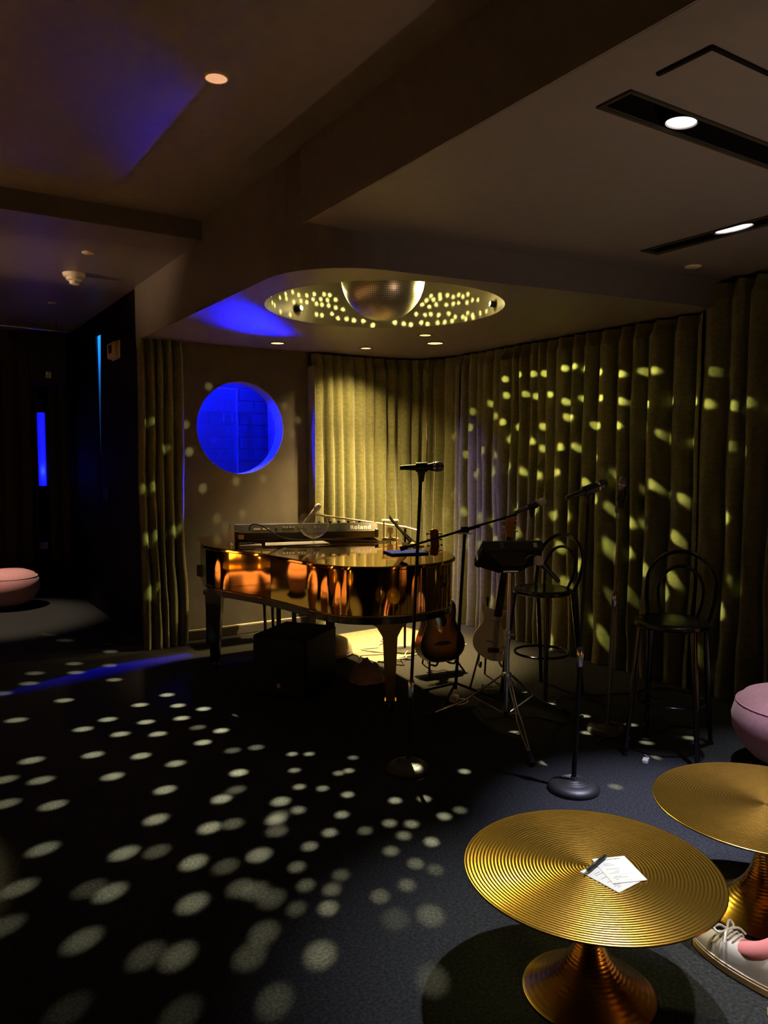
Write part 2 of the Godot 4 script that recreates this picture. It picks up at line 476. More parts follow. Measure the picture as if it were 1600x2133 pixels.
func make_materials() -> void:
	var carpet := mat("carpet", Color(1, 1, 1), 0.95, 0.0, 0.2)
	grain(carpet, noise_tex(11, 0.11, Color(0.11, 0.112, 0.115), Color(0.23, 0.235, 0.24), 5, 512), 1.1)
	var paint := mat("wall_paint", Color(1, 1, 1), 0.6, 0.0, 0.3)
	grain(paint, noise_tex(5, 0.02, Color(0.25, 0.24, 0.225), Color(0.30, 0.285, 0.265), 4, 256), 0.5)
	var cp := mat("ceiling_paint", Color(1, 1, 1), 0.42, 0.0, 0.5)
	grain(cp, noise_tex(6, 0.05, Color(0.37, 0.355, 0.358), Color(0.405, 0.385, 0.39), 3, 256), 0.7)
	mat("black_paint", Color(0.045, 0.045, 0.047), 0.8, 0.0, 0.2)
	mat("recess_paint", Color(0.47, 0.455, 0.39), 0.5, 0.0, 0.4)
	var velvet := mat("velvet", Color(1, 1, 1), 0.92, 0.0, 0.2)
	grain(velvet, noise_tex(8, 0.04, Color(0.29, 0.295, 0.18), Color(0.39, 0.395, 0.25), 5, 256), 2.2)
	velvet.rim_enabled = true
	velvet.rim = 0.5
	velvet.rim_tint = 0.7
	var dark_velvet := mat("dark_velvet", Color(0.16, 0.15, 0.12), 0.95, 0.0, 0.2)
	dark_velvet.rim_enabled = true
	dark_velvet.rim = 0.3
	mat("gold", Color(0.96, 0.76, 0.36), 0.05, 1.0)
	mat("gold_satin", Color(0.96, 0.76, 0.36), 0.3, 1.0)
	var brass := mat("brass", Color(1, 1, 1), 0.24, 1.0)
	brass.albedo_texture = noise_tex(21, 0.02, Color(0.80, 0.60, 0.22), Color(0.90, 0.72, 0.34), 5, 256)
	brass.uv1_scale = Vector3(3, 40, 1)
	mat("dark_brass", Color(0.30, 0.20, 0.08), 0.35, 1.0)
	mat("chrome", Color(0.93, 0.93, 0.95), 0.2, 1.0)
	mat("dull_metal", Color(0.45, 0.45, 0.46), 0.4, 1.0)
	mat("black_metal", Color(0.03, 0.029, 0.031), 0.42, 0.0, 0.35)
	mat("cast_iron", Color(0.12, 0.12, 0.125), 0.48, 0.0, 0.6)
	mat("black_lacquer", Color(0.02, 0.02, 0.022), 0.18, 0.0, 0.6)
	mat("black_plastic", Color(0.045, 0.045, 0.048), 0.5)
	mat("speaker_shell", Color(0.018, 0.018, 0.018), 0.7, 0.0, 0.3)
	mat("rubber", Color(0.05, 0.05, 0.05), 0.85)
	var pink := mat("pink_velvet", Color(1, 1, 1), 0.9, 0.0, 0.2)
	grain(pink, noise_tex(31, 0.05, Color(0.66, 0.47, 0.50), Color(0.74, 0.55, 0.57), 4, 256), 3.0)
	pink.rim_enabled = true
	pink.rim = 0.4
	mat("white_plastic", Color(0.85, 0.84, 0.82), 0.45)
	mat("cream_plastic", Color(0.80, 0.74, 0.62), 0.5)
	mat("paper", Color(0.82, 0.82, 0.81), 0.8)
	mat("canvas", Color(0.86, 0.83, 0.80), 0.85)
	mat("gum_rubber", Color(0.88, 0.76, 0.55), 0.6)
	mat("pink_cotton", Color(0.86, 0.52, 0.52), 0.9)
	mat("tile_glaze", Color(0.62, 0.63, 0.66), 0.15)
	mat("grout", Color(0.85, 0.86, 0.88), 0.8)
	mat("white_paint", Color(0.86, 0.86, 0.86), 0.55)
	mat("red_wood", Color(0.42, 0.17, 0.07), 0.3)
	mat("maple", Color(0.78, 0.50, 0.20), 0.35)
	mat("rosewood", Color(0.13, 0.07, 0.04), 0.5)
	mat("guitar_white", Color(0.84, 0.80, 0.71), 0.3)
	mat("pearl", Color(0.86, 0.82, 0.62), 0.25)
	var burst := mat("sunburst", Color(1, 1, 1), 0.2)
	burst.vertex_color_use_as_albedo = true
	var glass := mat("glass", Color(0.92, 0.95, 0.95, 0.1), 0.03)
	glass.transparency = BaseMaterial3D.TRANSPARENCY_ALPHA
	mat("mirror_tile", Color(0.95, 0.93, 0.80), 0.3, 0.7)
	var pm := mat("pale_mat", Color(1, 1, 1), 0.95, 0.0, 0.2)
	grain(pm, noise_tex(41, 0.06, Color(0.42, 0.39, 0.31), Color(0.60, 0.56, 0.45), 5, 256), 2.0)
	mat("floor_cloth", Color(0.80, 0.69, 0.69), 0.95)
	mat("cable_grey", Color(0.55, 0.54, 0.50), 0.6)
	mat("sticker_red", Color(0.80, 0.24, 0.14), 0.7)
	mat("key_panel", Color(0.30, 0.30, 0.27), 0.35, 0.3)
	mat("flame_glass", Color(0.85, 0.84, 0.76), 0.2)
	glow("lens_white", Color(0.93, 0.95, 1.0), 2.2)
	glow("plate_glow", Color(1.0, 0.72, 0.52), 0.75)  # glow added to the pale ceiling plate, which is no lamp
	glow("lens_warm", Color(1.0, 0.80, 0.50), 2.0)
	glow("lens_pin", Color(1.0, 0.90, 0.62), 14.0)
	glow("led_blue", Color(0.03, 0.07, 1.0), 1.0)
	glow("globe_warm", Color(1.0, 0.72, 0.36), 6.0)
	glow("led_cyan", Color(0.10, 0.55, 1.0), 1.2)
	glow("blue_reflection_glow", Color(0.25, 0.38, 0.75), 0.35)  # faint glow in place of a blue reflection on the tablet

func rect(x0: float, z0: float, x1: float, z1: float) -> PackedVector2Array:
	return PackedVector2Array([Vector2(x0, z0), Vector2(x1, z0), Vector2(x1, z1), Vector2(x0, z1)])

func solid(st: SurfaceTool, x0: float, y0: float, z0: float, x1: float, y1: float, z1: float) -> void:
	bev(st, Vector3((x0 + x1) / 2, (y0 + y1) / 2, (z0 + z1) / 2), Vector3(x1 - x0, y1 - y0, z1 - z0), 0.0002)

func build_shell() -> void:
	var st := new_st(false)
	solid(st, -3.6, -0.2, -10.6, 5.4, 0.0, 4.4)
	struct("floor", st, M.carpet, "charcoal carpet floor with light spots all over it")
	# hall ceiling, its lower far part, and the lower ceiling on the right with two long slots
	st = new_st(false)
	solid(st, -3.6, HALL_H, -5.21, 1.88, 3.6, 4.4)
	solid(st, -3.6, 3.14, -10.6, 2.1, 3.6, -5.2)
	struct("ceiling", st, M.ceiling_paint, "high dark ceiling on the left, with a step in it")
	st = new_st(false)
	solid(st, 1.87, CEIL_H, -3.64, 5.2, 3.6, -3.05)
	solid(st, 1.87, CEIL_H, -3.05, 3.78, 3.6, -2.2)
	solid(st, 3.90, CEIL_H, -3.05, 5.2, 3.6, -2.2)
	solid(st, 1.87, CEIL_H, -2.2, 5.2, 3.6, -1.91)
	solid(st, 1.87, CEIL_H, -1.91, 2.13, 3.6, -1.79)
	solid(st, 3.95, CEIL_H, -1.91, 5.2, 3.6, -1.79)
	solid(st, 1.87, CEIL_H, -1.79, 5.2, 3.6, 4.4)
	var rc := struct("ceiling", st, M.ceiling_paint, "lower brownish ceiling on the right with recessed slots")
	st = new_st(false)
	solid(st, 1.862, CEIL_H + 0.001, -3.70, 1.87, HALL_H, 4.0)
	obj("beam_face", st, M.ceiling_paint, rc)
	# stage soffit with the round recess
	var outer := PackedVector2Array([Vector2(1.87, -6.92), Vector2(5.2, -6.92), Vector2(5.2, -3.22), Vector2(2.42, -3.60)])
	for k in range(0, 9):
		var a := deg_to_rad(98.0 + 82.0 * k / 8.0)
		outer.append(Vector2(2.42, -4.14) + Vector2(0.55 * cos(a), 0.54 * sin(a)))
	var place := func(p: Vector2, d: float) -> Vector3: return Vector3(p.x, d, p.y)
	var oc := Vector2(2.9, -4.5)
	st = new_st(false)
	holed(st, outer, oc, 0.815, place, STAGE_H, 3.6, Vector3(2.9, 3.1, -4.5))
	var so := struct("ceiling", st, M.ceiling_paint, "low curved soffit over the stage with a round recess")
	st = new_st()
	hoop(st, oc, 0.815, place, STAGE_H, 3.2, Vector3.UP)
	obj("recess_wall", st, M.recess_paint, so)
	st = new_st(false)
	var rim := [Vector2(5.0, -3.24)] + Array(outer.slice(3)) + [Vector2(1.87, -6.92)]
	for k in rim.size() - 1:
		var a: Vector2 = rim[k]
		var b: Vector2 = rim[k + 1]
		var n := Vector2(-(b - a).y, (b - a).x).normalized() * 0.006
		if n.dot((a + b) / 2 - oc) < 0:
			n = -n
		var hi := CEIL_H - 0.001 if k == 0 else HALL_H
		poly_out(st, [Vector3(a.x + n.x, STAGE_H + 0.001, a.y + n.y), Vector3(b.x + n.x, STAGE_H + 0.001, b.y + n.y), Vector3(b.x + n.x, hi, b.y + n.y), Vector3(a.x + n.x, hi, a.y + n.y)], Vector3(2.9, 2.9, -4.5))
	obj("fascia", st, M.ceiling_paint, so)
	obj("recess_top", slab(ellipse(2.9, -4.5, 0.83, 0.83, 48), 3.2, 3.24), M.recess_paint, so)
	# wall with the round window
	st = new_st(false)
	var wplace := func(p: Vector2, d: float) -> Vector3: return Vector3(p.x, p.y, d)
	var wc := Vector2(2.765, 1.932)
	holed(st, PackedVector2Array([Vector2(1.87, 0), Vector2(5.2, 0), Vector2(5.2, STAGE_H), Vector2(1.87, STAGE_H)]), wc, 0.425, wplace, -6.75, -6.92, Vector3(2.765, 1.93, -6.83))
	struct("wall_back", st, M.wall_paint, "dark stage wall with a round opening to a blue room")
	st = new_st()
	hoop(st, wc, 0.424, wplace, -6.748, -6.925, Vector3.FORWARD)
	st.set_smooth_group(-1)
	for i in 72:
		var a := Vector2.from_angle(TAU * i / 72)
		var b := Vector2.from_angle(TAU * (i + 1) / 72)
		q4(st, wplace.call(wc + a * 0.424, -6.748), wplace.call(wc + a * 0.429, -6.748), wplace.call(wc + b * 0.429, -6.748), wplace.call(wc + b * 0.424, -6.748))
	struct("window_1", st, M.recess_paint, "round window reveal glowing blue in the stage wall")
	struct("baseboard_back", box(Vector3(3.5, 0.043, -6.741), Vector3(3.25, 0.085, 0.018), 0.006), M.wall_paint, "baseboard under the round window")
	struct("trim_1", box(Vector3(3.5, 0.0905, -6.743), Vector3(3.25, 0.010, 0.014), 0.003), M.cream_plastic, "pale line along the top of the baseboard")
	# right, far, left and rear walls
	st = new_st(false)
	solid(st, 4.97, 0, -6.75, 5.2, 3.0, 4.4)
	struct("wall_right", st, M.black_paint, "dark wall behind the right curtains")
	st = new_st(false)
	solid(st, -3.6, 0, -10.6, 2.1, 3.2, -10.1)
	struct("wall_far", st, M.black_paint, "black far wall behind the left curtains")
	st = new_st(false)
	solid(st, -3.6, 0, -10.6, -3.2, 3.4, 4.4)
	struct("wall_left", st, M.wall_paint, "dark wall on the left side of the hall")
	st = new_st(false)
	solid(st, -3.6, 0, 4.0, 5.2, 3.4, 4.4)
	struct("wall_front", st, M.wall_paint, "dark wall behind the seats")
	# wall from the stage corner to the far wall, with a tapering slit that shows a cyan-lit niche
	st = new_st(false)
	var zy := Transform3D(Basis(Vector3(0, 0, 1), Vector3(1, 0, 0), Vector3(0, 1, 0)), Vector3.ZERO)   # polygon (z, y), pushed along x
	prism(st, PackedVector2Array([Vector2(-6.92, 0), Vector2(-6.92, 3.2), Vector2(-8.29, 3.2), Vector2(-8.29, 2.93), Vector2(-8.49, 1.05), Vector2(-8.49, 0)]), 1.88, 1.90, zy)
	prism(st, PackedVector2Array([Vector2(-8.29, 2.93), Vector2(-8.29, 3.2), Vector2(-8.52, 3.2), Vector2(-8.52, 2.93)]), 1.88, 1.90, zy)
	prism(st, PackedVector2Array([Vector2(-8.52, 3.2), Vector2(-8.52, 0), Vector2(-10.3, 0), Vector2(-10.3, 3.2)]), 1.88, 1.90, zy)
	prism(st, PackedVector2Array([Vector2(-8.49, 1.05), Vector2(-8.52, 1.05), Vector2(-8.52, 0), Vector2(-8.49, 0)]), 1.88, 1.90, zy)
	struct("wall_side", st, M.black_paint, "black side wall left of the stage with a lit slit")
	st = new_st(false)
	solid(st, 2.05, 0.9, -8.8, 2.08, 3.12, -8.05)
	solid(st, 1.90, 0.9, -8.05, 2.08, 3.12, -8.02)
	solid(st, 1.90, 0.9, -8.83, 2.08, 3.12, -8.80)
	solid(st, 1.90, 3.09, -8.8, 2.05, 3.12, -8.05)
	solid(st, 1.90, 0.9, -8.8, 2.05, 0.93, -8.05)
	struct("trim_2", st, M.white_paint, "niche behind the slit of the side wall")
	# blue room behind the round window
	st = new_st(false)
	solid(st, 2.28, 0, -8.6, 5.2, 3.1, -8.335)
	solid(st, 5.0, 0, -8.4, 5.2, 3.1, -6.9)
	solid(st, 2.28, 2.95, -8.4, 5.2, 3.1, -6.9)
	solid(st, 2.26, 0, -8.4, 2.30, 3.1, -6.9)
	var tw := struct("wall_rear", st, M.grout, "tiled wall of the blue room behind the round window")
	var tile := mesh_of(box(Vector3.ZERO, Vector3(0.352, 0.129, 0.02), 0.003), M.tile_glaze)
	for r in 13:
		for c in 7:
			var t := put_mesh("tile", tile, tw)
			t.position = Vector3(2.49 + 0.36 * c + (0.18 if r % 2 else 0.0), 1.0 + 0.1375 * r, -8.33)

func curtain(called: String, label: String, path: Array, y0: float, y1: float, side: float, seed_: int, wave: float, amp: float, group := "", m: Material = null, rows := 15) -> Node3D:
	# side +1: folds stand out to the left of the path's direction
	var o := thing(called, label, "curtain", Vector3.ZERO, 0.0, group)
	var n1 := wobble(seed_, 1.7)
	var n2 := wobble(seed_ + 7, 0.9)
	var total := 0.0
	for i in path.size() - 1:
		total += (path[i + 1] - path[i]).length()
	var cols := int(total / 0.0095)
	var ys := []
	var head := 0.115
	for r in rows:
		ys.append(y0 + (y1 - head - y0) * float(r) / (rows - 1))
	for r in range(1, 6):
		ys.append(y1 - head + head * r / 5.0)
	var grid := []
	var phase := 0.0
	var seg := 0
	var run := 0.0
	for c in cols + 1:
		var s := total * c / cols
		while seg < path.size() - 2 and s > run + (path[seg + 1] - path[seg]).length() + 1e-6:
			run += (path[seg + 1] - path[seg]).length()
			seg += 1
		var a: Vector2 = path[seg]
		var b: Vector2 = path[seg + 1]
		var t := (b - a).normalized()
		var p := a + t * (s - run)
		var nrm := Vector2(t.y, -t.x) * side
		phase += (total / cols) / wave * (1.0 + 0.55 * n1.get_noise_2d(s * 2.0, 0.0))
		var wv := absf(sin(PI * phase))
		var fold := pow(wv, 0.62)
		var size := 0.75 + 0.7 * absf(n1.get_noise_2d(floor(phase) * 3.7, 50.0)) + 0.25 * n2.get_noise_2d(floor(phase) * 5.1, 9.0)
		var pinch := pow(wv, 3.0) * 0.55 + 0.12 * absf(sin(PI * phase * 3.0))
		var column := []
		for r in ys.size():
			var y: float = ys[r]
			var h := clampf((y - y0) / (y1 - y0), 0, 1)
			var k := clampf((y - (y1 - head)) / head, 0, 1)
			var shape := lerpf(fold * size * (1.12 - 0.35 * h), pinch, smoothstep(0.0, 0.7, k)) * amp
			shape += 0.012 * n2.get_noise_2d(s * 5.0, y * 1.2) * (1.0 - k)
			var drift := 0.05 * n2.get_noise_2d(s * 1.2, y * 0.55) * (1.0 - h)
			var q := p + nrm * shape + t * drift
			column.append(Vector3(q.x, y, q.y))
		grid.append(column)
	var cloth := new_st()
	var top := new_st()
	for c in cols:
		for r in ys.size() - 1:
			var st: SurfaceTool = cloth if r < rows - 1 else top
			if side > 0:
				q4(st, grid[c][r], grid[c][r + 1], grid[c + 1][r + 1], grid[c + 1][r])
			else:
				q4(st, grid[c][r], grid[c + 1][r], grid[c + 1][r + 1], grid[c][r + 1])
	var cl := obj("cloth", cloth, M.velvet if m == null else m, o)
	obj("heading", top, M.velvet if m == null else m, cl)
	return o

func build_curtains() -> void:
	var g := "olive velvet stage curtains"
	curtain("velvet_curtain", "narrow olive velvet curtain left of the round window", [Vector2(1.79, -6.66), Vector2(2.19, -6.68)], 0.005, 2.66, -1.0, 3, 0.085, 0.10, g)
	var corner := [Vector2(3.47, -6.71), Vector2(4.30, -6.71)]
	for k in range(1, 8):
		corner.append(Vector2(4.30, -6.18) + Vector2(0.53 * sin(PI / 2 * k / 8.0), -0.53 * cos(PI / 2 * k / 8.0)))
	corner.append(Vector2(4.84, -6.05))
	var cc := curtain("velvet_curtain", "olive velvet curtain lit from above in the corner behind the piano", corner, 0.005, 2.66, -1.0, 12, 0.125, 0.105, g)
	obj("side_return", box(Vector3(3.458, 1.275, -6.665), Vector3(0.012, 2.53, 0.14), 0.004), M.velvet, cc)
	curtain("velvet_curtain", "olive velvet curtain with light spots behind the guitars", [Vector2(4.84, -6.04), Vector2(4.84, -4.75)], 0.005, 2.66, -1.0, 25, 0.115, 0.10, g)
	curtain("velvet_curtain", "olive velvet curtain with light spots behind the bar stools", [Vector2(4.84, -4.76), Vector2(4.86, -3.35)], 0.005, 2.66, -1.0, 31, 0.155, 0.125, g)
	curtain("velvet_curtain", "dark end of the velvet curtains above the pink pouf", [Vector2(4.86, -3.36), Vector2(4.88, -1.2)], 0.005, 2.84, -1.0, 44, 0.17, 0.13, g)
	var h := "dark curtains on the far left wall"
	curtain("dark_curtain", "dark curtain at the far left behind the pink pouf", [Vector2(0.5, -9.96), Vector2(1.5, -9.96)], 0.005, 3.12, -1.0, 61, 0.16, 0.09, h, M.dark_velvet)
	curtain("dark_curtain", "dark curtain right of the blue light strip", [Vector2(1.63, -9.94), Vector2(1.86, -9.94)], 0.005, 3.12, -1.0, 67, 0.1, 0.07, h, M.dark_velvet)
	curtain("white_curtain", "pleated curtain inside the blue room behind the round window", [Vector2(3.72, -8.22), Vector2(3.60, -7.0)], 0.005, 2.93, -1.0, 71, 0.12, 0.05, "", M.white_paint)

# ---------------------------------------------------------------- mirror ball and its beams
func build_mirror_ball() -> void:
	var o := thing("mirror_ball", "large mirror ball hanging in the round ceiling recess", "mirror ball", BALL)
	var core := new_st()
	var prof := []
	for k in 33:
		var a := -PI / 2 + PI * k / 32.0
		prof.append(Vector2(BALL_R * 0.985 * cos(a), BALL_R * 0.985 * sin(a)))
	lathe(core, prof, 48)
	obj("core", core, M.dark_brass, o)
	var st := new_st(false)
	var rng := RandomNumberGenerator.new()
	rng.seed = 5
	var rows := 62
	for r in rows:
		var a0 := -PI / 2 + PI * (r + 0.06) / rows
		var a1 := -PI / 2 + PI * (r + 0.94) / rows
		var am := (a0 + a1) / 2
		var n := maxi(5, int(TAU * cos(am) / (PI / rows)))
		for c in n:
			var t0 := TAU * (c + 0.06) / n
			var t1 := TAU * (c + 0.94) / n
			var tm := (t0 + t1) / 2
			var nrm := Vector3(cos(am) * cos(tm), sin(am), cos(am) * sin(tm))
			var tilt := Basis(Vector3(rng.randf_range(-1, 1), rng.randf_range(-1, 1), rng.randf_range(-1, 1)).normalized(), rng.randf_range(0, 0.035))
			var f := []
			for k in [[a0, t0], [a0, t1], [a1, t1], [a1, t0]]:
				var v := Vector3(cos(k[0]) * cos(k[1]), sin(k[0]), cos(k[0]) * sin(k[1])) * BALL_R
				v = nrm * BALL_R + tilt * (v - nrm * BALL_R)
				f.append(v)
			poly_out(st, f, Vector3.ZERO)
	var tiles := obj("mirror_tiles", st, M.mirror_tile, o)
	tiles.set_meta("kind", "stuff")
	obj("hanger", turned([Vector2(0, 0.27), Vector2(0.05, 0.272), Vector2(0.05, 0.30), Vector2(0.012, 0.305), Vector2(0.012, 0.315), Vector2(0.04, 0.317), Vector2(0.04, 0.322), Vector2(0, 0.322)], 20), M.chrome, o)
	# every mirror tile sends the pin spots' light on in a narrow beam
	var warm := Color(1.0, 0.97, 0.60)
	for set_ in [[FLOOR_SPOTS, 115.0, 1.0, 1.0], [CURTAIN_SPOTS, 17.0, 0.95, 0.45], [WALL_SPOTS, 10.0, 1.15, 1.0]]:
		var a: Array = set_[0]
		for k in range(0, a.size(), 4):
			var to := Vector3(a[k], a[k + 1], a[k + 2])
			var d := (to - BALL).normalized()
			var flat := Vector3(d.x, 0, d.z).normalized()
			var from := BALL + (flat * 0.5 + Vector3.DOWN * 0.87).normalized() * BALL_R * 1.05
			var far := clampf(2.2 - 0.5 * (to - from).length(), 0.17, 1.0) if to.y < 0.05 else 1.0
			var wide: float = set_[2]
			if to.y < 0.05 and to.x > -0.465 * to.z and to.z < -2.35:
				wide *= 0.7          # small tiles near the ball's lowest point
			spot(from, to, set_[1] * a[k + 3] * far * 1.6, wide, Color(1.0, 0.97, 0.76) if to.y < 0.05 else warm, set_[3], 0.01, o)
	# the ball itself glows softly towards the tables
	spot(BALL + Vector3(-0.12, -0.28, 0.12), Vector3(2.0, 0.4, -1.55), 4.5, 16.0, warm, 1.0, 0.06, o)
	for k in range(0, RING_SPOTS.size(), 4):
		var to := Vector3(RING_SPOTS[k], RING_SPOTS[k + 1], RING_SPOTS[k + 2])
		var d := (to - BALL).normalized()
		spot(BALL + d * BALL_R * 1.06, to, 2.2 * RING_SPOTS[k + 3], 1.7, warm, 0.3, 0.01, o)
	# pin spots on the recess wall that light the ball
	for p in [[Vector3(2.62, 2.765, -5.235), "bright pin spot on the left of the ceiling recess"], [Vector3(3.655, 2.745, -4.255), "bright pin spot at the right edge of the ceiling recess"]]:
		var at: Vector3 = p[0]
		var l := thing("pin_spot", p[1], "spotlight", at, 0.0, "pin spots in the recess")
		var d := (BALL + Vector3(0, -0.05, 0) - at).normalized()
		var bs := along(d)
		obj("housing", turned([Vector2(0, -0.05), Vector2(0.018, -0.048), Vector2(0.022, -0.03), Vector2(0.022, 0.02), Vector2(0.019, 0.022)], 20, Transform3D(bs, Vector3.ZERO)), M.black_metal, l)
		obj("lens", turned([Vector2(0.019, 0.018), Vector2(0.016, 0.021), Vector2(0, 0.023)], 20, Transform3D(bs, Vector3.ZERO)), M.lens_pin, l)
		var out := Vector3(at.x - 2.9, 0, at.z + 4.5).normalized()
		obj("bracket", rod([-d * 0.03, out * 0.026 + Vector3(0, 0.02, 0)], 0.006, 8), M.black_metal, l)
		spot(at + d * 0.03, BALL, 30.0, 21.0, Color(1.0, 0.92, 0.62), 0.8, 0.012, l)
		omni(at + d * 0.06, 0.025, Color(1.0, 0.90, 0.60), 0.012, l)

# ---------------------------------------------------------------- ceiling fittings
func downlight(label: String, at: Vector3, to: Vector3, energy: float, angle: float, c: Color, lens: String, r := 0.05, soft := 0.6) -> void:
	var o := thing("downlight", label, "ceiling light", at, 0.0, "recessed downlights")
	var tr := obj("trim_ring", turned([Vector2(r, -0.004), Vector2(r + 0.012, -0.004), Vector2(r + 0.014, 0.0), Vector2(r, 0.001)], 28), M.black_metal, o)
	obj("lens", turned([Vector2(r, -0.001), Vector2(r * 0.5, -0.004), Vector2(0, -0.005)], 28), M[lens], tr)
	spot(at + Vector3(0, -0.02, 0), to, energy, angle, c, soft, r * 0.8, o)

func trough(label: String, x0: float, z0: float, x1: float, z1: float) -> Node3D:
	var o := thing("ceiling_slot", label, "light slot", Vector3(x0, CEIL_H, z0), 0.0, "recessed slots in the lower ceiling")
	var w := x1 - x0
	var d := z1 - z0
	var st := new_st(false)
	bev(st, Vector3(w / 2, 0.19, d / 2), Vector3(w, 0.01, d), 0.001)
	for k in 2:
		bev(st, Vector3(0.003 if k == 0 else w - 0.003, 0.095, d / 2), Vector3(0.006, 0.19, d), 0.001)
		bev(st, Vector3(w / 2, 0.095, 0.003 if k == 0 else d - 0.003), Vector3(w, 0.19, 0.006), 0.001)
	obj("channel", st, M.black_paint, o)
	st = new_st(false)
	for k in 2:
		bev(st, Vector3(-0.008 if k == 0 else w + 0.008, -0.004, d / 2), Vector3(0.016, 0.008, d + 0.032), 0.002)
		bev(st, Vector3(w / 2, -0.004, -0.008 if k == 0 else d + 0.008), Vector3(w, 0.008, 0.016), 0.002)
	obj("frame", st, M.dark_velvet, o)
	return o

func slot_lamp(label: String, at: Vector3, to: Vector3, energy: float, angle: float, c: Color, long := 1.0, turn := 0.0) -> void:
	var o := thing("slot_lamp", label, "ceiling light", at, turn, "lamps in the ceiling slots")
	var body := Transform3D(Basis(Vector3(long, 0, 0), Vector3.UP, Vector3(0, 0, 1)), Vector3.ZERO)
	obj("housing", turned([Vector2(0.0, 0.12), Vector2(0.045, 0.115), Vector2(0.055, 0.08), Vector2(0.057, 0.0), Vector2(0.050, 0.0)], 28, body), M.black_metal, o)
	obj("reflector", turned([Vector2(0.051, 0.001), Vector2(0.035, 0.02), Vector2(0.02, 0.03)], 28, body), M.white_plastic, o)
	obj("lens", turned([Vector2(0.048, 0.006), Vector2(0.025, 0.0), Vector2(0, -0.002)], 28, body), M.lens_white, o)
	spot(at + Vector3(0, -0.03, 0), to, energy, angle, c, 0.9, 0.03, o)

func build_ceiling_fittings() -> void:
	var white := Color(0.95, 0.96, 1.0)
	trough("long dark slot with a white lamp in the lower ceiling", 2.13, -1.91, 3.95, -1.79)
	trough("dark slot with a glowing lamp running towards the stage soffit", 3.78, -3.05, 3.90, -2.2)
	slot_lamp("white lamp in the long ceiling slot above the brass tables", Vector3(2.48, CEIL_H, -1.85), Vector3(2.05, 0.4, -1.6), 9.0, 24.0, white, 1.3)
	slot_lamp("white lamp further right in the long ceiling slot", Vector3(3.2, CEIL_H, -1.85), Vector3(2.95, 0.0, -2.0), 20.0, 20.0, Color(0.86, 0.86, 1.0), 1.3)
	slot_lamp("white lamp in the slot nearer the stage", Vector3(3.84, CEIL_H, -2.52), Vector3(3.95, 0.3, -2.05), 5.0, 18.0, white, 2.2, PI / 2)
	var o := thing("access_panel", "flush square access panel in the lower ceiling", "ceiling panel", Vector3(2.25, CEIL_H, -1.56))
	obj("panel", box(Vector3(0.06, -0.004, 0), Vector3(0.40, 0.008, 0.17), 0.002), M.ceiling_paint, o)
	var st := new_st(false)
	bev(st, Vector3(-0.15, -0.005, 0), Vector3(0.016, 0.010, 0.20), 0.002)
	bev(st, Vector3(0.06, -0.005, 0.094), Vector3(0.42, 0.010, 0.014), 0.002)
	obj("gap_frame", st, M.black_paint, o)
	var wm := Color(1.0, 0.84, 0.55)
	downlight("warm downlight in the soffit above the round window wall", Vector3(2.97, STAGE_H, -6.38), Vector3(2.70, 0.8, -5.88), 12.0, 25.0, wm, "lens_warm", 0.06, 1.0)
	downlight("warm downlight in the soffit nearest the corner curtain", Vector3(3.80, STAGE_H, -6.22), Vector3(3.80, 0.6, -6.45), 6.0, 62.0, wm, "lens_warm", 0.05, 1.0)
	downlight("warm downlight in the soffit right of the corner", Vector3(4.16, STAGE_H, -5.62), Vector3(3.72, 0.75, -6.35), 34.0, 37.0, wm, "lens_warm", 0.07, 1.0)
	downlight("added warm downlight in the soffit that brightens the floor behind the piano", Vector3(3.82, STAGE_H, -5.30), Vector3(3.68, 0.0, -5.2), 58.0, 23.0, wm, "lens_warm", 0.05, 1.0)  # extra lamp added to brighten the floor behind the piano
	o = thing("glowing_plate", "round pale plate with an added glow on the high ceiling", "ceiling light", Vector3(1.237, HALL_H, -3.243))
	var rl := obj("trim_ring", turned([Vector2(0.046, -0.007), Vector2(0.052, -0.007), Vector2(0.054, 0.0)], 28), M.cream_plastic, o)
	obj("lens", turned([Vector2(0.047, -0.005), Vector2(0.03, -0.009), Vector2(0, -0.010)], 28), M.plate_glow, rl)  # plate made to glow so that it looks brightly lit
	spot(Vector3(1.237, HALL_H - 0.02, -3.243), Vector3(1.237, 0, -3.243), 0.05, 30.0, Color(1.0, 0.8, 0.6), 1.0, 0.04, o)  # weak beam added to go with the plate's glow
	o = thing("smoke_detector", "round white smoke detector on the left ceiling", "smoke detector", Vector3(1.32, 3.14, -6.68))
	obj("base", turned([Vector2(0.0, -0.03), Vector2(0.078, -0.03), Vector2(0.088, -0.012), Vector2(0.09, 0.0)], 28), M.white_plastic, o)
	obj("sensor", turned([Vector2(0, -0.085), Vector2(0.035, -0.085), Vector2(0.04, -0.06), Vector2(0.06, -0.055), Vector2(0.066, -0.03)], 28), M.white_plastic, o)
	for p in [[Vector3(1.277, 3.14, -5.95), 0.045, "small pale cover plate beside the smoke detector"], [Vector3(1.374, 3.14, -8.015), 0.04, "tiny pale cover plate on the far ceiling"], [Vector3(4.35, CEIL_H, -3.13), 0.05, "small pale fitting on the ceiling near the right curtain"]]:
		o = thing("cover_plate", p[2], "ceiling plate", p[0], 0.0, "round cover plates")
		obj("disc", turned([Vector2(0, -0.008), Vector2(p[1] - 0.004, -0.008), Vector2(p[1], -0.004), Vector2(p[1], 0.0)], 28), M.cream_plastic, o)
		obj("screw", turned([Vector2(0, -0.010), Vector2(0.005, -0.0095), Vector2(0.006, -0.008)], 10), M.dull_metal, o)

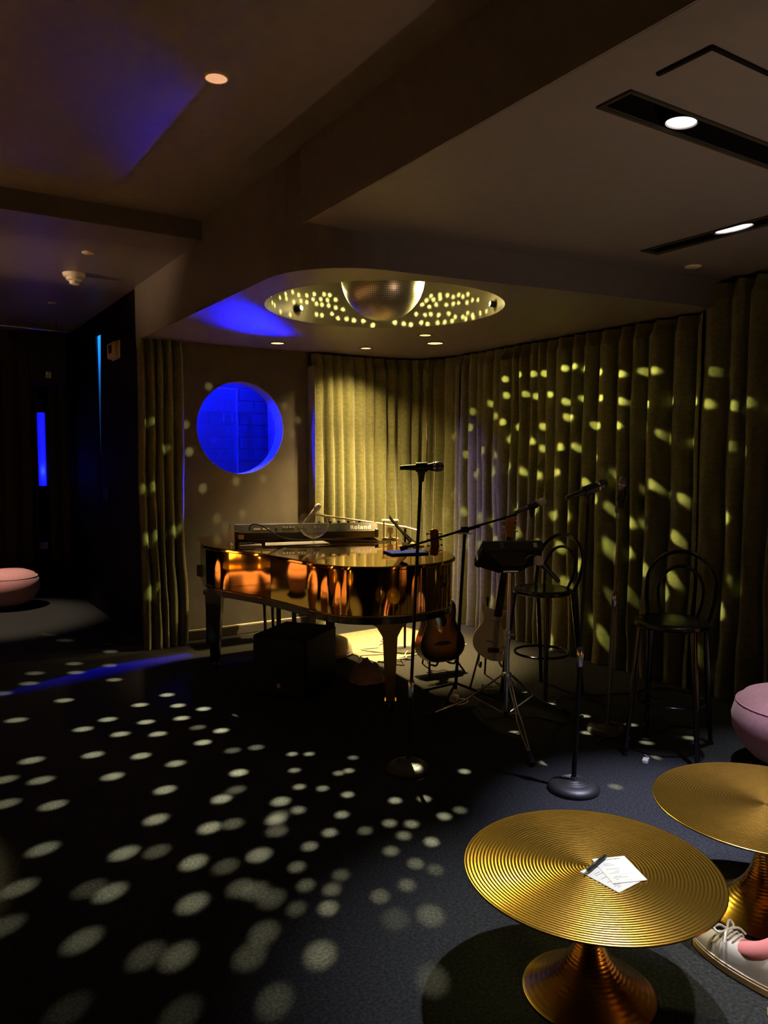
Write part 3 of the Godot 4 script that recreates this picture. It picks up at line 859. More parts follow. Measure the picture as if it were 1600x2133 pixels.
# ---------------------------------------------------------------- grand piano
const PIANO := [Vector2(1.96, -5.56), Vector2(1.985, -5.35), Vector2(2.055, -5.1), Vector2(2.12, -4.87), Vector2(2.17, -4.58), Vector2(2.205, -4.26), Vector2(2.27, -4.05), Vector2(2.39, -3.92), Vector2(2.53, -3.85), Vector2(2.7, -3.82), Vector2(2.88, -3.84), Vector2(3.06, -3.93), Vector2(3.19, -4.08), Vector2(3.29, -4.33), Vector2(3.36, -4.65), Vector2(3.40, -5.1), Vector2(3.42, -5.6), Vector2(3.42, -6.2)]

func build_piano() -> void:
	var o := thing("grand_piano", "grand piano clad in mirror-like gold metal on the stage", "piano", Vector3(2.7, 0, -5.0))
	var sh := Transform3D(Basis.IDENTITY, -o.position)
	var edge := []
	for k in PIANO.size() - 1:
		for j in 6:
			edge.append((PIANO[k] as Vector2).cubic_interpolate(PIANO[k + 1], PIANO[maxi(k - 1, 0)], PIANO[mini(k + 2, PIANO.size() - 1)], j / 6.0))
	edge.append(PIANO[-1])
	var outline := PackedVector2Array(edge)
	outline.append(Vector2(2.14, -6.2))
	obj("lid", slab(outline, 0.975, 1.0, sh, 0.006, true), M.gold, o)
	# metal cladding in sheets with narrow seams between them
	var body := inset(outline, 0.022)
	var cuts := [0, 9, 20, 33, 46, 52, 62, 74, 88, edge.size() - 1]
	for c in cuts.size() - 1:
		var st := new_st()
		for k in range(cuts[c], cuts[c + 1]):
			var a := body[k]
			var b := body[k + 1]
			if k == cuts[c + 1] - 1:
				b = a.lerp(b, 1.0 - 0.0025 / maxf((b - a).length(), 0.003))
			var n := Vector2((b - a).y, -(b - a).x).normalized()
			st.set_smooth_group(0)
			q4(st, sh * Vector3(a.x, 0.69, a.y), sh * Vector3(b.x, 0.69, b.y), sh * Vector3(b.x, 0.976, b.y), sh * Vector3(a.x, 0.976, a.y))
		obj("rim_panel", st, M.gold, o)
	obj("case", slab(inset(outline, 0.027), 0.64, 0.974, sh), M.black_lacquer, o)
	var low := new_st()
	var line := []
	for k in edge.size():
		line.append(sh * Vector3(body[k].x, 0.688, body[k].y))
	tube(low, line, 0.008, 6)
	obj("lower_moulding", low, M.gold, o)
	# keyboard end, cheek and fallboard
	obj("key_bed", box(sh * Vector3(2.76, 0.72, -6.0), Vector3(1.28, 0.10, 0.36), 0.01), M.black_lacquer, o)
	# gold tail leg with its curved bracket
	var leg := new_st(false)
	var lb := Basis(Vector3.UP, YAW)
	var lx := Transform3D(lb * Basis(Vector3(1, 0, 0), Vector3(0, 0, 1), Vector3(0, 1, 0)), sh * Vector3(2.70, 0, -4.12))
	var lp := PackedVector2Array([Vector2(-0.028, 0.06), Vector2(0.028, 0.06), Vector2(0.046, 0.50), Vector2(0.075, 0.56), Vector2(0.12, 0.60), Vector2(0.24, 0.62), Vector2(0.24, 0.66), Vector2(-0.36, 0.66), Vector2(-0.36, 0.625), Vector2(-0.16, 0.60), Vector2(-0.09, 0.565), Vector2(-0.052, 0.50)])
	prism(leg, lp, -0.035, 0.035, lx, 0.005)
	obj("tail_leg", leg, M.gold_satin, o)
	obj("leg_collar", box(lx.origin + Vector3(0, 0.075, 0), Vector3(0.082, 0.012, 0.082), 0.003, lb), M.gold, o)
	obj("caster", turned([Vector2(0, 0.0), Vector2(0.02, 0.0), Vector2(0.024, 0.02), Vector2(0.02, 0.045), Vector2(0.012, 0.068)], 16, Transform3D(Basis.IDENTITY, lx.origin)), M.dark_brass, o)
	for p in [Vector3(2.12, 0, -5.76), Vector3(3.26, 0, -5.95)]:
		var st := new_st(false)
		var w0 := 0.030
		var w1 := 0.060
		var rings := []
		for lv in [[w0, 0.05], [w1, 0.52], [w1, 0.66]]:
			rings.append([sh * (p + lb * Vector3(-lv[0], lv[1], -lv[0])), sh * (p + lb * Vector3(lv[0], lv[1], -lv[0])), sh * (p + lb * Vector3(lv[0], lv[1], lv[0])), sh * (p + lb * Vector3(-lv[0], lv[1], lv[0]))])
		for l in 2:
			for k in 4:
				poly_out(st, [rings[l][k], rings[l][(k + 1) % 4], rings[l + 1][(k + 1) % 4], rings[l + 1][k]], sh * (p + Vector3(0, 0.35, 0)))
		poly_out(st, rings[0].duplicate(), sh * (p + Vector3(0, 0.35, 0)))
		obj("front_leg", st, M.black_lacquer, o)
		obj("caster", turned([Vector2(0, 0.0), Vector2(0.024, 0.0), Vector2(0.03, 0.025), Vector2(0.02, 0.052)], 16, Transform3D(Basis.IDENTITY, sh * p)), M.dark_brass, o)
	# pedal lyre
	var ly := new_st(false)
	for x in [-0.07, 0.07]:
		bev(ly, sh * Vector3(2.72 + x, 0.38, -5.72), Vector3(0.03, 0.52, 0.04), 0.006)
	bev(ly, sh * Vector3(2.72, 0.10, -5.72), Vector3(0.30, 0.06, 0.10), 0.008)
	obj("lyre", ly, M.black_lacquer, o)
	for x in [-0.06, 0.0, 0.06]:
		obj("pedal", box(sh * Vector3(2.72 + x, 0.075, -5.82), Vector3(0.03, 0.012, 0.16), 0.005), M.dark_brass, o)
	# bench on the player's side
	var b := thing("piano_bench", "black piano bench with thin legs behind the piano", "bench", Vector3(2.62, 0, -6.46))
	obj("seat", box(Vector3(0, 0.46, 0), Vector3(0.62, 0.06, 0.24), 0.015), M.black_plastic, b)
	for x in [-0.28, 0.28]:
		for z in [-0.09, 0.09]:
			obj("leg", rod([Vector3(x, 0, z), Vector3(x * 0.97, 0.435, z)], [0.014, 0.022], 8), M.black_lacquer, b)

func on_lid(x: float, z: float) -> Vector3:
	return Vector3(x, 1.0, z)

func text_on(called: String, words: String, size: float, m: Material, xf: Transform3D, parent: Node) -> void:
	var t := TextMesh.new()
	var f := SystemFont.new()
	f.font_names = PackedStringArray(["Droid Sans"])
	f.font_weight = 700
	t.font = f
	t.text = words
	t.font_size = 32
	t.pixel_size = size / 32.0
	t.depth = 0.001
	t.material = m
	var o := put_mesh(called, t, parent)
	o.transform = xf

func build_on_piano() -> void:
	# stage keyboard with its back to the room
	var k := thing("stage_keyboard", "black electronic keyboard lying on the piano lid", "keyboard", on_lid(2.80, -5.48), -atan2(0.434, 1.076))
	var prof := PackedVector2Array([Vector2(0.0, 0.012), Vector2(0.006, 0.058), Vector2(-0.045, 0.126), Vector2(-0.10, 0.128), Vector2(-0.27, 0.075), Vector2(-0.275, 0.012)])
	var ex := Transform3D(Basis(Vector3(0, 0, 1), Vector3(1, 0, 0), Vector3(0, 1, 0)), Vector3.ZERO)   # polygon (z, y) pushed along x
	obj("body", slab(prof, -0.575, 0.575, ex, 0.004), M.black_plastic, k)
	var tilt := Basis(Vector3.RIGHT, -atan2(0.051, 0.068))
	var mid := Vector3(0, 0.0925, -0.0185)
	var rp := obj("rear_panel", box(mid + tilt * Vector3(0, 0, 0.001), Vector3(1.12, 0.078, 0.004), 0.001, tilt), M.key_panel, k)
	for e in [-0.56, 0.56]:
		obj("end_block", box(Vector3(e, 0.045, -0.13), Vector3(0.03, 0.072, 0.285), 0.006), M.black_plastic, k)
	text_on("lettering", "Roland", 0.052, M.white_plastic, Transform3D(tilt, mid + tilt * Vector3(0.43, -0.002, 0.0045)), rp)
	var lg := new_st(false)
	for j in 4:
		bev(lg, mid + tilt * Vector3(0.28, -0.017 + 0.012 * j, 0.004), Vector3(0.075, 0.004, 0.001), 0.0002, tilt)
	for j in [-0.0375, 0.0, 0.0375]:
		bev(lg, mid + tilt * Vector3(0.28 + j, 0.001, 0.004), Vector3(0.004, 0.040, 0.001), 0.0002, tilt)
	obj("logo_mark", lg, M.dull_metal, rp)
	for x in [-0.40, -0.33]:
		obj("print_block", box(mid + tilt * Vector3(x, -0.003, 0.004), Vector3(0.055, 0.018, 0.001), 0.0002, tilt), M.cream_plastic, rp)
	for x in [-0.25, -0.19, -0.165, -0.14, -0.115, -0.07, -0.045, -0.02, 0.06, 0.09]:
		obj("jack", turned([Vector2(0.009, 0), Vector2(0.010, 0.004), Vector2(0.005, 0.005), Vector2(0, 0.004)], 12, Transform3D(tilt * Basis(Vector3.RIGHT, PI / 2), mid + tilt * Vector3(x, 0.008, 0.002))), M.chrome, rp)
	for x in [0.0, 0.09, 0.16, 0.24, 0.33]:
		obj("knob", turned([Vector2(0.012, 0), Vector2(0.011, 0.016), Vector2(0, 0.017)], 12, Transform3D(Basis.IDENTITY, Vector3(0.1 + x, 0.126, -0.08))), M.black_plastic, k)
	var sk := obj("sticker", box(Vector3(-0.532, 0.035, 0.004), Vector3(0.055, 0.036, 0.002), 0.0005), M.white_plastic, k)
	for y in [0.028, 0.041]:
		obj("sticker_line", box(Vector3(-0.532, y, 0.0055), Vector3(0.042, 0.006, 0.001), 0.0002), M.sticker_red, sk)
	for x in [-0.5, 0.5]:
		obj("foot", box(Vector3(x, 0.006, -0.14), Vector3(0.04, 0.012, 0.18), 0.002), M.rubber, k)
	# cable from the keyboard over the lid
	var cb := obj("audio_cable", rod(smooth_path([Vector3(2.35, 1.09, -5.60), Vector3(2.36, 1.135, -5.58), Vector3(2.42, 1.13, -5.53), Vector3(2.52, 1.05, -5.42), Vector3(2.64, 1.022, -5.34), Vector3(2.78, 1.018, -5.30), Vector3(2.95, 1.014, -5.22), Vector3(3.06, 1.008, -5.12), Vector3(3.18, 1.008, -5.03), Vector3(3.28, 1.008, -5.0)]), 0.005, 6), M.rubber)
	tag(cb, "black cable looping from the keyboard across the piano lid", "cable")
	# big snifter glass
	var s := thing("snifter_glass", "oversized clear brandy snifter on the piano lid", "glass", on_lid(2.655, -5.10))
	obj("bowl", turned([Vector2(0.0, 0.055), Vector2(0.03, 0.058), Vector2(0.075, 0.080), Vector2(0.108, 0.118), Vector2(0.114, 0.145), Vector2(0.105, 0.19), Vector2(0.088, 0.238), Vector2(0.085, 0.238), Vector2(0.102, 0.19), Vector2(0.111, 0.145), Vector2(0.105, 0.118), Vector2(0.073, 0.083), Vector2(0.03, 0.062), Vector2(0, 0.060)], 36), M.glass, s)
	obj("stem", turned([Vector2(0.013, 0.006), Vector2(0.009, 0.03), Vector2(0.016, 0.055), Vector2(0, 0.056)], 20), M.glass, s)
	obj("foot", turned([Vector2(0, 0), Vector2(0.062, 0), Vector2(0.063, 0.003), Vector2(0.015, 0.008), Vector2(0, 0.009)], 32), M.glass, s)
	# slim white stick
	s = thing("white_candle", "thin white taper standing at the left end of the lid", "candle", on_lid(2.14, -5.47))
	obj("holder", turned([Vector2(0, 0), Vector2(0.022, 0), Vector2(0.022, 0.006), Vector2(0.01, 0.012), Vector2(0.01, 0.03), Vector2(0, 0.03)], 16), M.white_plastic, s)
	obj("stick", turned([Vector2(0, 0.03), Vector2(0.010, 0.03), Vector2(0.008, 0.15), Vector2(0, 0.156)], 12), M.white_plastic, s)
	# lantern with a small goblet
	s = thing("candle_lantern", "small pale metal candle lantern right of the keyboard", "lantern", on_lid(3.385, -5.17), YAW)
	obj("base", box(Vector3(0, 0.006, 0), Vector3(0.13, 0.012, 0.09), 0.003), M.pearl, s)
	obj("cap", box(Vector3(0, 0.152, 0), Vector3(0.135, 0.012, 0.095), 0.003), M.pearl, s)
	for x in [-0.052, 0.052]:
		for z in [-0.032, 0.032]:
			obj("post", rod([Vector3(x, 0.01, z), Vector3(x, 0.148, z)], 0.007, 8), M.pearl, s)
	obj("goblet", turned([Vector2(0, 0.012), Vector2(0.025, 0.012), Vector2(0.007, 0.02), Vector2(0.007, 0.035), Vector2(0.024, 0.05), Vector2(0.026, 0.075), Vector2(0.02, 0.095), Vector2(0, 0.095)], 20), M.flame_glass, s)
	# loose sheets, notepad and pen
	for j in 4:
		var sh := thing("music_sheet", ["lowest cream music sheet on the piano lid", "second cream music sheet from below on the lid", "third cream music sheet of the stack on the lid", "topmost cream music sheet on the piano lid"][j], "paper", Vector3(2.575 + 0.012 * j, 1.0005 + 0.0022 * j, -5.285 + 0.014 * j), -0.42 + 0.07 * j, "music sheets on the lid")
		obj("sheet", box(Vector3(0, 0.001, 0), Vector3(0.42, 0.002, 0.20), 0.0004), M.paper, sh)
	var np := thing("notepad", "small white notepad at the left of the lid", "notepad", on_lid(2.24, -5.31), YAW + 0.2)
	obj("pages", box(Vector3(0, 0.006, 0), Vector3(0.16, 0.012, 0.11), 0.002), M.paper, np)
	obj("cover", box(Vector3(-0.02, 0.0135, -0.03), Vector3(0.12, 0.003, 0.045), 0.001), M.paper, np)
	var pn := thing("marker_pen", "black marker lying on the notepad", "pen", Vector3(2.25, 1.0155, -5.30), YAW + 0.5)
	obj("barrel", turned([Vector2(0, 0), Vector2(0.006, 0.002), Vector2(0.007, 0.08), Vector2(0, 0.082)], 12, Transform3D(Basis(Vector3.BACK, PI / 2), Vector3(0.02, 0.007, 0.0))), M.black_plastic, pn)
	obj("cap", turned([Vector2(0, 0.082), Vector2(0.0078, 0.082), Vector2(0.0074, 0.12), Vector2(0, 0.122)], 12, Transform3D(Basis(Vector3.BACK, PI / 2), Vector3(0.02, 0.007, 0.0))), M.black_plastic, pn)
	# flat tablet
	var tb := thing("tablet", "dark tablet flat on the piano lid, its blue reflection added as a glow", "tablet", on_lid(2.97, -4.34), YAW + 0.30)
	obj("shell", box(Vector3(0, 0.006, 0), Vector3(0.27, 0.012, 0.19), 0.004), M.black_plastic, tb)
	obj("screen", box(Vector3(0, 0.0125, 0), Vector3(0.25, 0.001, 0.17), 0.0003), M.blue_reflection_glow, tb)  # blue reflection put in as emission
	# slanting music desk, seen almost edge-on
	var md := thing("music_desk", "slanting music desk seen edge-on at the right end of the lid", "music stand", on_lid(3.27, -4.74), YAW)
	var lean := Basis(Vector3.BACK, deg_to_rad(41))
	obj("desk_plate", box(Vector3(-0.07, 0.125, 0), Vector3(0.008, 0.24, 0.30), 0.003, lean), M.dark_brass, md)
	obj("ledge", box(Vector3(0.004, 0.036, 0), Vector3(0.035, 0.008, 0.30), 0.002, lean), M.dark_brass, md)
	obj("base", box(Vector3(0.03, 0.005, 0), Vector3(0.16, 0.010, 0.22), 0.003), M.pearl, md)
	obj("brace", rod([Vector3(0.06, 0.01, 0), Vector3(-0.04, 0.10, 0)], 0.005, 8), M.chrome, md)

# ---------------------------------------------------------------- microphones and stands
func microphone(label: String, at: Vector3, dir: Vector3, m: Material, ball: Material) -> void:
	var o := thing("microphone", label, "microphone", at)
	var xf := Transform3D(along(dir), Vector3.ZERO)
	obj("handle", turned([Vector2(0, -0.13), Vector2(0.010, -0.13), Vector2(0.012, -0.12), Vector2(0.018, 0.02), Vector2(0.021, 0.04), Vector2(0, 0.041)], 20, xf), m, o)
	obj("collar", turned([Vector2(0.022, 0.04), Vector2(0.025, 0.043), Vector2(0.025, 0.05), Vector2(0.022, 0.053)], 20, xf), M.chrome, o)
	obj("grille", turned([Vector2(0.021, 0.045), Vector2(0.026, 0.058), Vector2(0.0265, 0.072), Vector2(0.021, 0.088), Vector2(0.01, 0.096), Vector2(0, 0.098)], 20, xf), ball, o)

func clip(parent: Node3D, at: Vector3, dir: Vector3) -> void:
	var xf := Transform3D(along(dir), at)
	obj("clip", turned([Vector2(0.0205, -0.03), Vector2(0.024, -0.03), Vector2(0.025, 0.03), Vector2(0.0215, 0.03)], 16, xf), M.black_plastic, parent)
	obj("clip_joint", rod([at + Vector3(0, -0.075, 0), at + Vector3(0, -0.05, 0), at + Vector3(0, -0.022, 0)], [0.014, 0.016, 0.022], 12), M.black_plastic, parent)

func disc_stand(label: String, at: Vector3, top: Vector3, base_r: float, joint: float, metal: Material = null) -> Node3D:
	var o := thing("microphone_stand", label, "mic stand", at, 0.0, "microphone stands")
	var prof := [Vector2(0, 0), Vector2(base_r * 0.97, 0.0), Vector2(base_r, 0.010), Vector2(base_r * 0.97, 0.026), Vector2(base_r * 0.82, 0.038), Vector2(base_r * 0.62, 0.044)]
	for k in 3:
		var r := base_r * (0.60 - 0.15 * k)
		prof += [Vector2(r, 0.044 + 0.002 * k), Vector2(r - 0.004, 0.047 + 0.002 * k), Vector2(r - 0.008, 0.0445 + 0.002 * k), Vector2(r - 0.012, 0.046 + 0.002 * k)]
	prof += [Vector2(0.02, 0.052), Vector2(0.016, 0.068), Vector2(0, 0.068)]
	obj("base", turned(prof, 48), M.cast_iron, o)
	var lo := Vector3(0, 0.06, 0)
	obj("lower_tube", rod([lo, lo.lerp(top, joint)], 0.0125, 12), M.black_metal if metal == null else metal, o)
	var jp := lo.lerp(top, joint)
	var xf := Transform3D(along(top - lo), jp)
	obj("clutch", turned([Vector2(0.0125, -0.05), Vector2(0.017, -0.045), Vector2(0.018, 0.03), Vector2(0.012, 0.045), Vector2(0.009, 0.046)], 16, xf), M.chrome if joint < 0.6 else M.black_metal, o)
	obj("upper_tube", rod([jp, top], 0.009, 12), M.black_metal if metal == null else metal, o)
	return o

func local(x: float, y: float, z: float) -> Vector3:
	return Basis(Vector3.UP, YAW) * Vector3(x, y, z)     # x to the camera's right, z towards the camera

func build_mics() -> void:
	var o := disc_stand("straight microphone stand in front of the gold piano", Vector3(2.255, 0, -3.271), local(0.062, 1.535, 0), 0.118, 0.26)
	clip(o, local(0.066, 1.606, 0), local(1, 0.02, 0))
	microphone("black microphone lying level in front of the piano", Vector3(2.255, 0, -3.271) + local(0.085, 1.606, 0), local(1, 0.03, 0), M.black_plastic, M.dull_metal)
	o = disc_stand("straight microphone stand nearest the brass tables", Vector3(2.817, 0, -2.629), local(0.045, 1.43, 0), 0.128, 0.45)
	clip(o, local(0.052, 1.50, 0), local(1, 0.36, -0.2))
	microphone("black microphone tilted upwards on the nearest stand", Vector3(2.817, 0, -2.629) + local(0.052, 1.50, 0), local(1, 0.36, -0.2), M.black_plastic, M.cast_iron)
	o = disc_stand("grey microphone stand between the bar stools", Vector3(3.60, 0, -3.10), local(0.05, 1.36, 0), 0.12, 0.58, M.dull_metal)
	clip(o, local(0.055, 1.43, 0), local(0.12, 1, 0.25))
	microphone("grey microphone pointing up between the bar stools", Vector3(3.60, 0, -3.10) + local(0.055, 1.452, 0.0), local(0.12, 1, 0.25), M.dull_metal, M.dull_metal)
	# boom stand beside the drum pad
	var bp := Vector3(3.16, 0, -4.02)
	o = thing("boom_stand", "boom microphone stand reaching over the drum pad", "mic stand", bp, 0.0, "microphone stands")
	var piv := local(0.055, 1.175, 0)
	obj("pole", rod([Vector3(0, 0.10, 0), piv], 0.011, 12), M.black_metal, o)
	for k in 3:
		var a := TAU * k / 3.0 + 0.5
		obj("leg", rod([Vector3(0, 0.14, 0), Vector3(0.32 * cos(a), 0.012, 0.32 * sin(a))], 0.009, 8), M.black_metal, o)
		obj("foot", turned([Vector2(0, 0), Vector2(0.014, 0), Vector2(0.014, 0.018), Vector2(0, 0.022)], 10, Transform3D(Basis.IDENTITY, Vector3(0.32 * cos(a), 0, 0.32 * sin(a)))), M.rubber, o)
	obj("pivot", box(piv, Vector3(0.05, 0.045, 0.05), 0.01), M.black_metal, o)
	obj("pivot_screw", rod([piv + local(-0.045, -0.02, 0.03), piv + local(0.045, -0.02, 0.03)], 0.005, 8), M.chrome, o)
	var b0 := local(-0.375, 1.048, 0.0)
	var b1 := local(0.40, 1.282, 0.0)
	obj("boom", rod([b0, b1], 0.008, 10), M.black_metal, o)
	obj("boom_sleeve", rod([piv.lerp(b0, 0.12) , piv.lerp(b1, 0.28)], 0.013, 10), M.black_metal, o)
	obj("counterweight", rod([b0, b0.lerp(b1, 0.06)], 0.016, 10), M.black_metal, o)
	var mp := b1 + local(0.10, 0.055, 0)
	clip(o, mp + Vector3(0, 0.0, 0), local(1, 0.42, 0))
	microphone("silver microphone at the end of the long boom", bp + mp, local(1, 0.42, 0), M.dull_metal, M.white_plastic)
	# white microphone behind the snifter
	var wp := Vector3(3.66, 0, -5.36)
	o = thing("boom_stand", "pale thin microphone boom behind the snifter glass", "mic stand", wp, 0.0, "microphone stands")
	obj("pole", rod([Vector3(0, 0.03, 0), Vector3(0, 1.06, 0)], 0.011, 10), M.black_metal, o)
	obj("base", turned([Vector2(0, 0), Vector2(0.12, 0), Vector2(0.12, 0.02), Vector2(0.02, 0.035), Vector2(0, 0.036)], 32), M.cast_iron, o)
	var e := Vector3(2.94, 1.19, -5.64) - wp
	obj("boom", rod([Vector3(0.10, 1.04, 0.06), Vector3(0, 1.07, 0), e], 0.008, 8), M.cream_plastic, o)
	microphone("white microphone rising behind the snifter glass", Vector3(2.94, 1.20, -5.66), local(0.85, 1.0, 0.1), M.cream_plastic, M.white_plastic)

func build_drum_pad() -> void:
	var at := Vector3(3.08, 0, -3.42)
	var o := thing("pad_stand", "chrome tripod stand with double-braced legs under the drum pad", "stand", at, YAW)
	obj("lower_tube", rod([Vector3(-0.005, 0.10, 0), Vector3(0.0, 0.62, 0)], 0.0145, 14), M.chrome, o)
	obj("upper_tube", rod([Vector3(0, 0.55, 0), Vector3(0.01, 0.99, 0)], 0.0115, 14), M.chrome, o)
	obj("clamp", turned([Vector2(0.015, 0.575), Vector2(0.021, 0.58), Vector2(0.021, 0.625), Vector2(0.013, 0.63)], 16), M.chrome, o)
	obj("clamp_screw", rod([Vector3(0.0, 0.60, 0.015), Vector3(0.05, 0.60, 0.02)], 0.008, 10), M.chrome, o)
	obj("leg_collar", turned([Vector2(0.016, 0.33), Vector2(0.026, 0.335), Vector2(0.026, 0.365), Vector2(0.016, 0.37)], 16), M.chrome, o)
	obj("lower_collar", turned([Vector2(0.0, 0.09), Vector2(0.022, 0.095), Vector2(0.022, 0.13), Vector2(0.016, 0.135)], 16), M.black_plastic, o)
	for k in 3:
		var a: float = [1.46, 3.6, 5.7][k]
		var d := Vector3(cos(a), 0, sin(a))
		var w := Vector3(-d.z, 0, d.x) * 0.011
		var leg := new_st()
		for sg in [-1.0, 1.0]:
			tube(leg, smooth_path([Vector3(0, 0.35, 0) + d * 0.03 + w * sg, d * 0.20 + Vector3(0, 0.21, 0) + w * 0.6 * sg, d * 0.29 + Vector3(0, 0.145, 0) + w * 1.3 * sg, d * 0.48 + Vector3(0, 0.045, 0) + w * 0.3 * sg], 5), 0.0055, 8)
		var lg := obj("leg", leg, M.chrome, o)
		obj("brace", rod([d * 0.02 + Vector3(0, 0.115, 0), d * 0.22 + Vector3(0, 0.19, 0)], 0.006, 8), M.chrome, o)
		obj("rubber_foot", rod([d * 0.46 + Vector3(0, 0.055, 0), d * 0.53 + Vector3(0, 0.016, 0)], [0.012, 0.016], 10), M.rubber, lg)
	var pd := thing("sampling_pad", "black sampling drum pad on the chrome stand", "drum pad", at + Vector3(0, 1.05, 0), YAW + 0.12)
	var tilt := Basis(Vector3.RIGHT, deg_to_rad(-33))
	obj("body", box(Vector3(0, 0.03, 0), Vector3(0.37, 0.06, 0.24), 0.012, tilt), M.black_plastic, pd)
	obj("rim", box(tilt * Vector3(0, 0.031, 0) + Vector3(0, 0.03, 0), Vector3(0.36, 0.010, 0.23), 0.003, tilt), M.key_panel, pd)
	for r in 3:
		for c in 3:
			obj("pad", box(tilt * Vector3(-0.112 + 0.112 * c, 0.039, -0.07 + 0.07 * r) + Vector3(0, 0.03, 0), Vector3(0.10, 0.010, 0.06), 0.004, tilt), M.rubber, pd)
	var fr := new_st(false)
	var lv := []
	for q in [[0.185, 0.12, 0.0], [0.06, 0.05, -0.085]]:
		lv.append([Vector3(0, 0.02, 0) + tilt * Vector3(-q[0], q[2], -q[1]), Vector3(0, 0.02, 0) + tilt * Vector3(q[0], q[2], -q[1]), Vector3(0, 0.02, 0) + tilt * Vector3(q[0], q[2], q[1]), Vector3(0, 0.02, 0) + tilt * Vector3(-q[0], q[2], q[1])])
	for q in 4:
		poly_out(fr, [lv[0][q], lv[0][(q + 1) % 4], lv[1][(q + 1) % 4], lv[1][q]], Vector3(0, 0.02, 0) + tilt * Vector3(0, -0.03, 0))
	poly_out(fr, lv[1].duplicate(), Vector3(0, 0.02, 0) + tilt * Vector3(0, -0.03, 0))
	obj("underside", fr, M.black_plastic, pd)
	obj("mount_plate", box(Vector3(0, -0.035, 0.01), Vector3(0.16, 0.02, 0.12), 0.005, tilt), M.black_metal, pd)
	obj("mount_bar", rod([Vector3(-0.04, -0.065, 0.02), Vector3(0.05, -0.065, 0.02)], 0.014, 12), M.chrome, pd)
	obj("mount_post", rod([Vector3(0.01, -0.08, 0.0), Vector3(0.0, -0.02, 0)], 0.014, 12), M.chrome, pd)
	text_on("lettering", "Roland", 0.022, M.dull_metal, Transform3D(tilt, tilt * Vector3(-0.03, 0.0, 0.1215) + Vector3(0, 0.026, 0)), pd)
	obj("switch_tag", box(tilt * Vector3(0.13, 0.0, 0.122) + Vector3(0, 0.03, 0), Vector3(0.02, 0.03, 0.004), 0.001, tilt), M.white_plastic, pd)
	obj("cord", rod(smooth_path([Vector3(0.07, 0.02, 0.115), Vector3(0.09, 0.045, 0.14), Vector3(0.12, 0.03, 0.13), Vector3(0.12, -0.02, 0.10)]), 0.004, 6), M.cable_grey, pd)
	var mp := at + Vector3(0, 1.0, 0) + local(0.155, 0.03, 0.13)
	microphone("silver microphone clipped to the side of the drum pad", mp + local(0.04, -0.01, 0), local(-0.62, 0.62, 0.3), M.dull_metal, M.white_plastic)

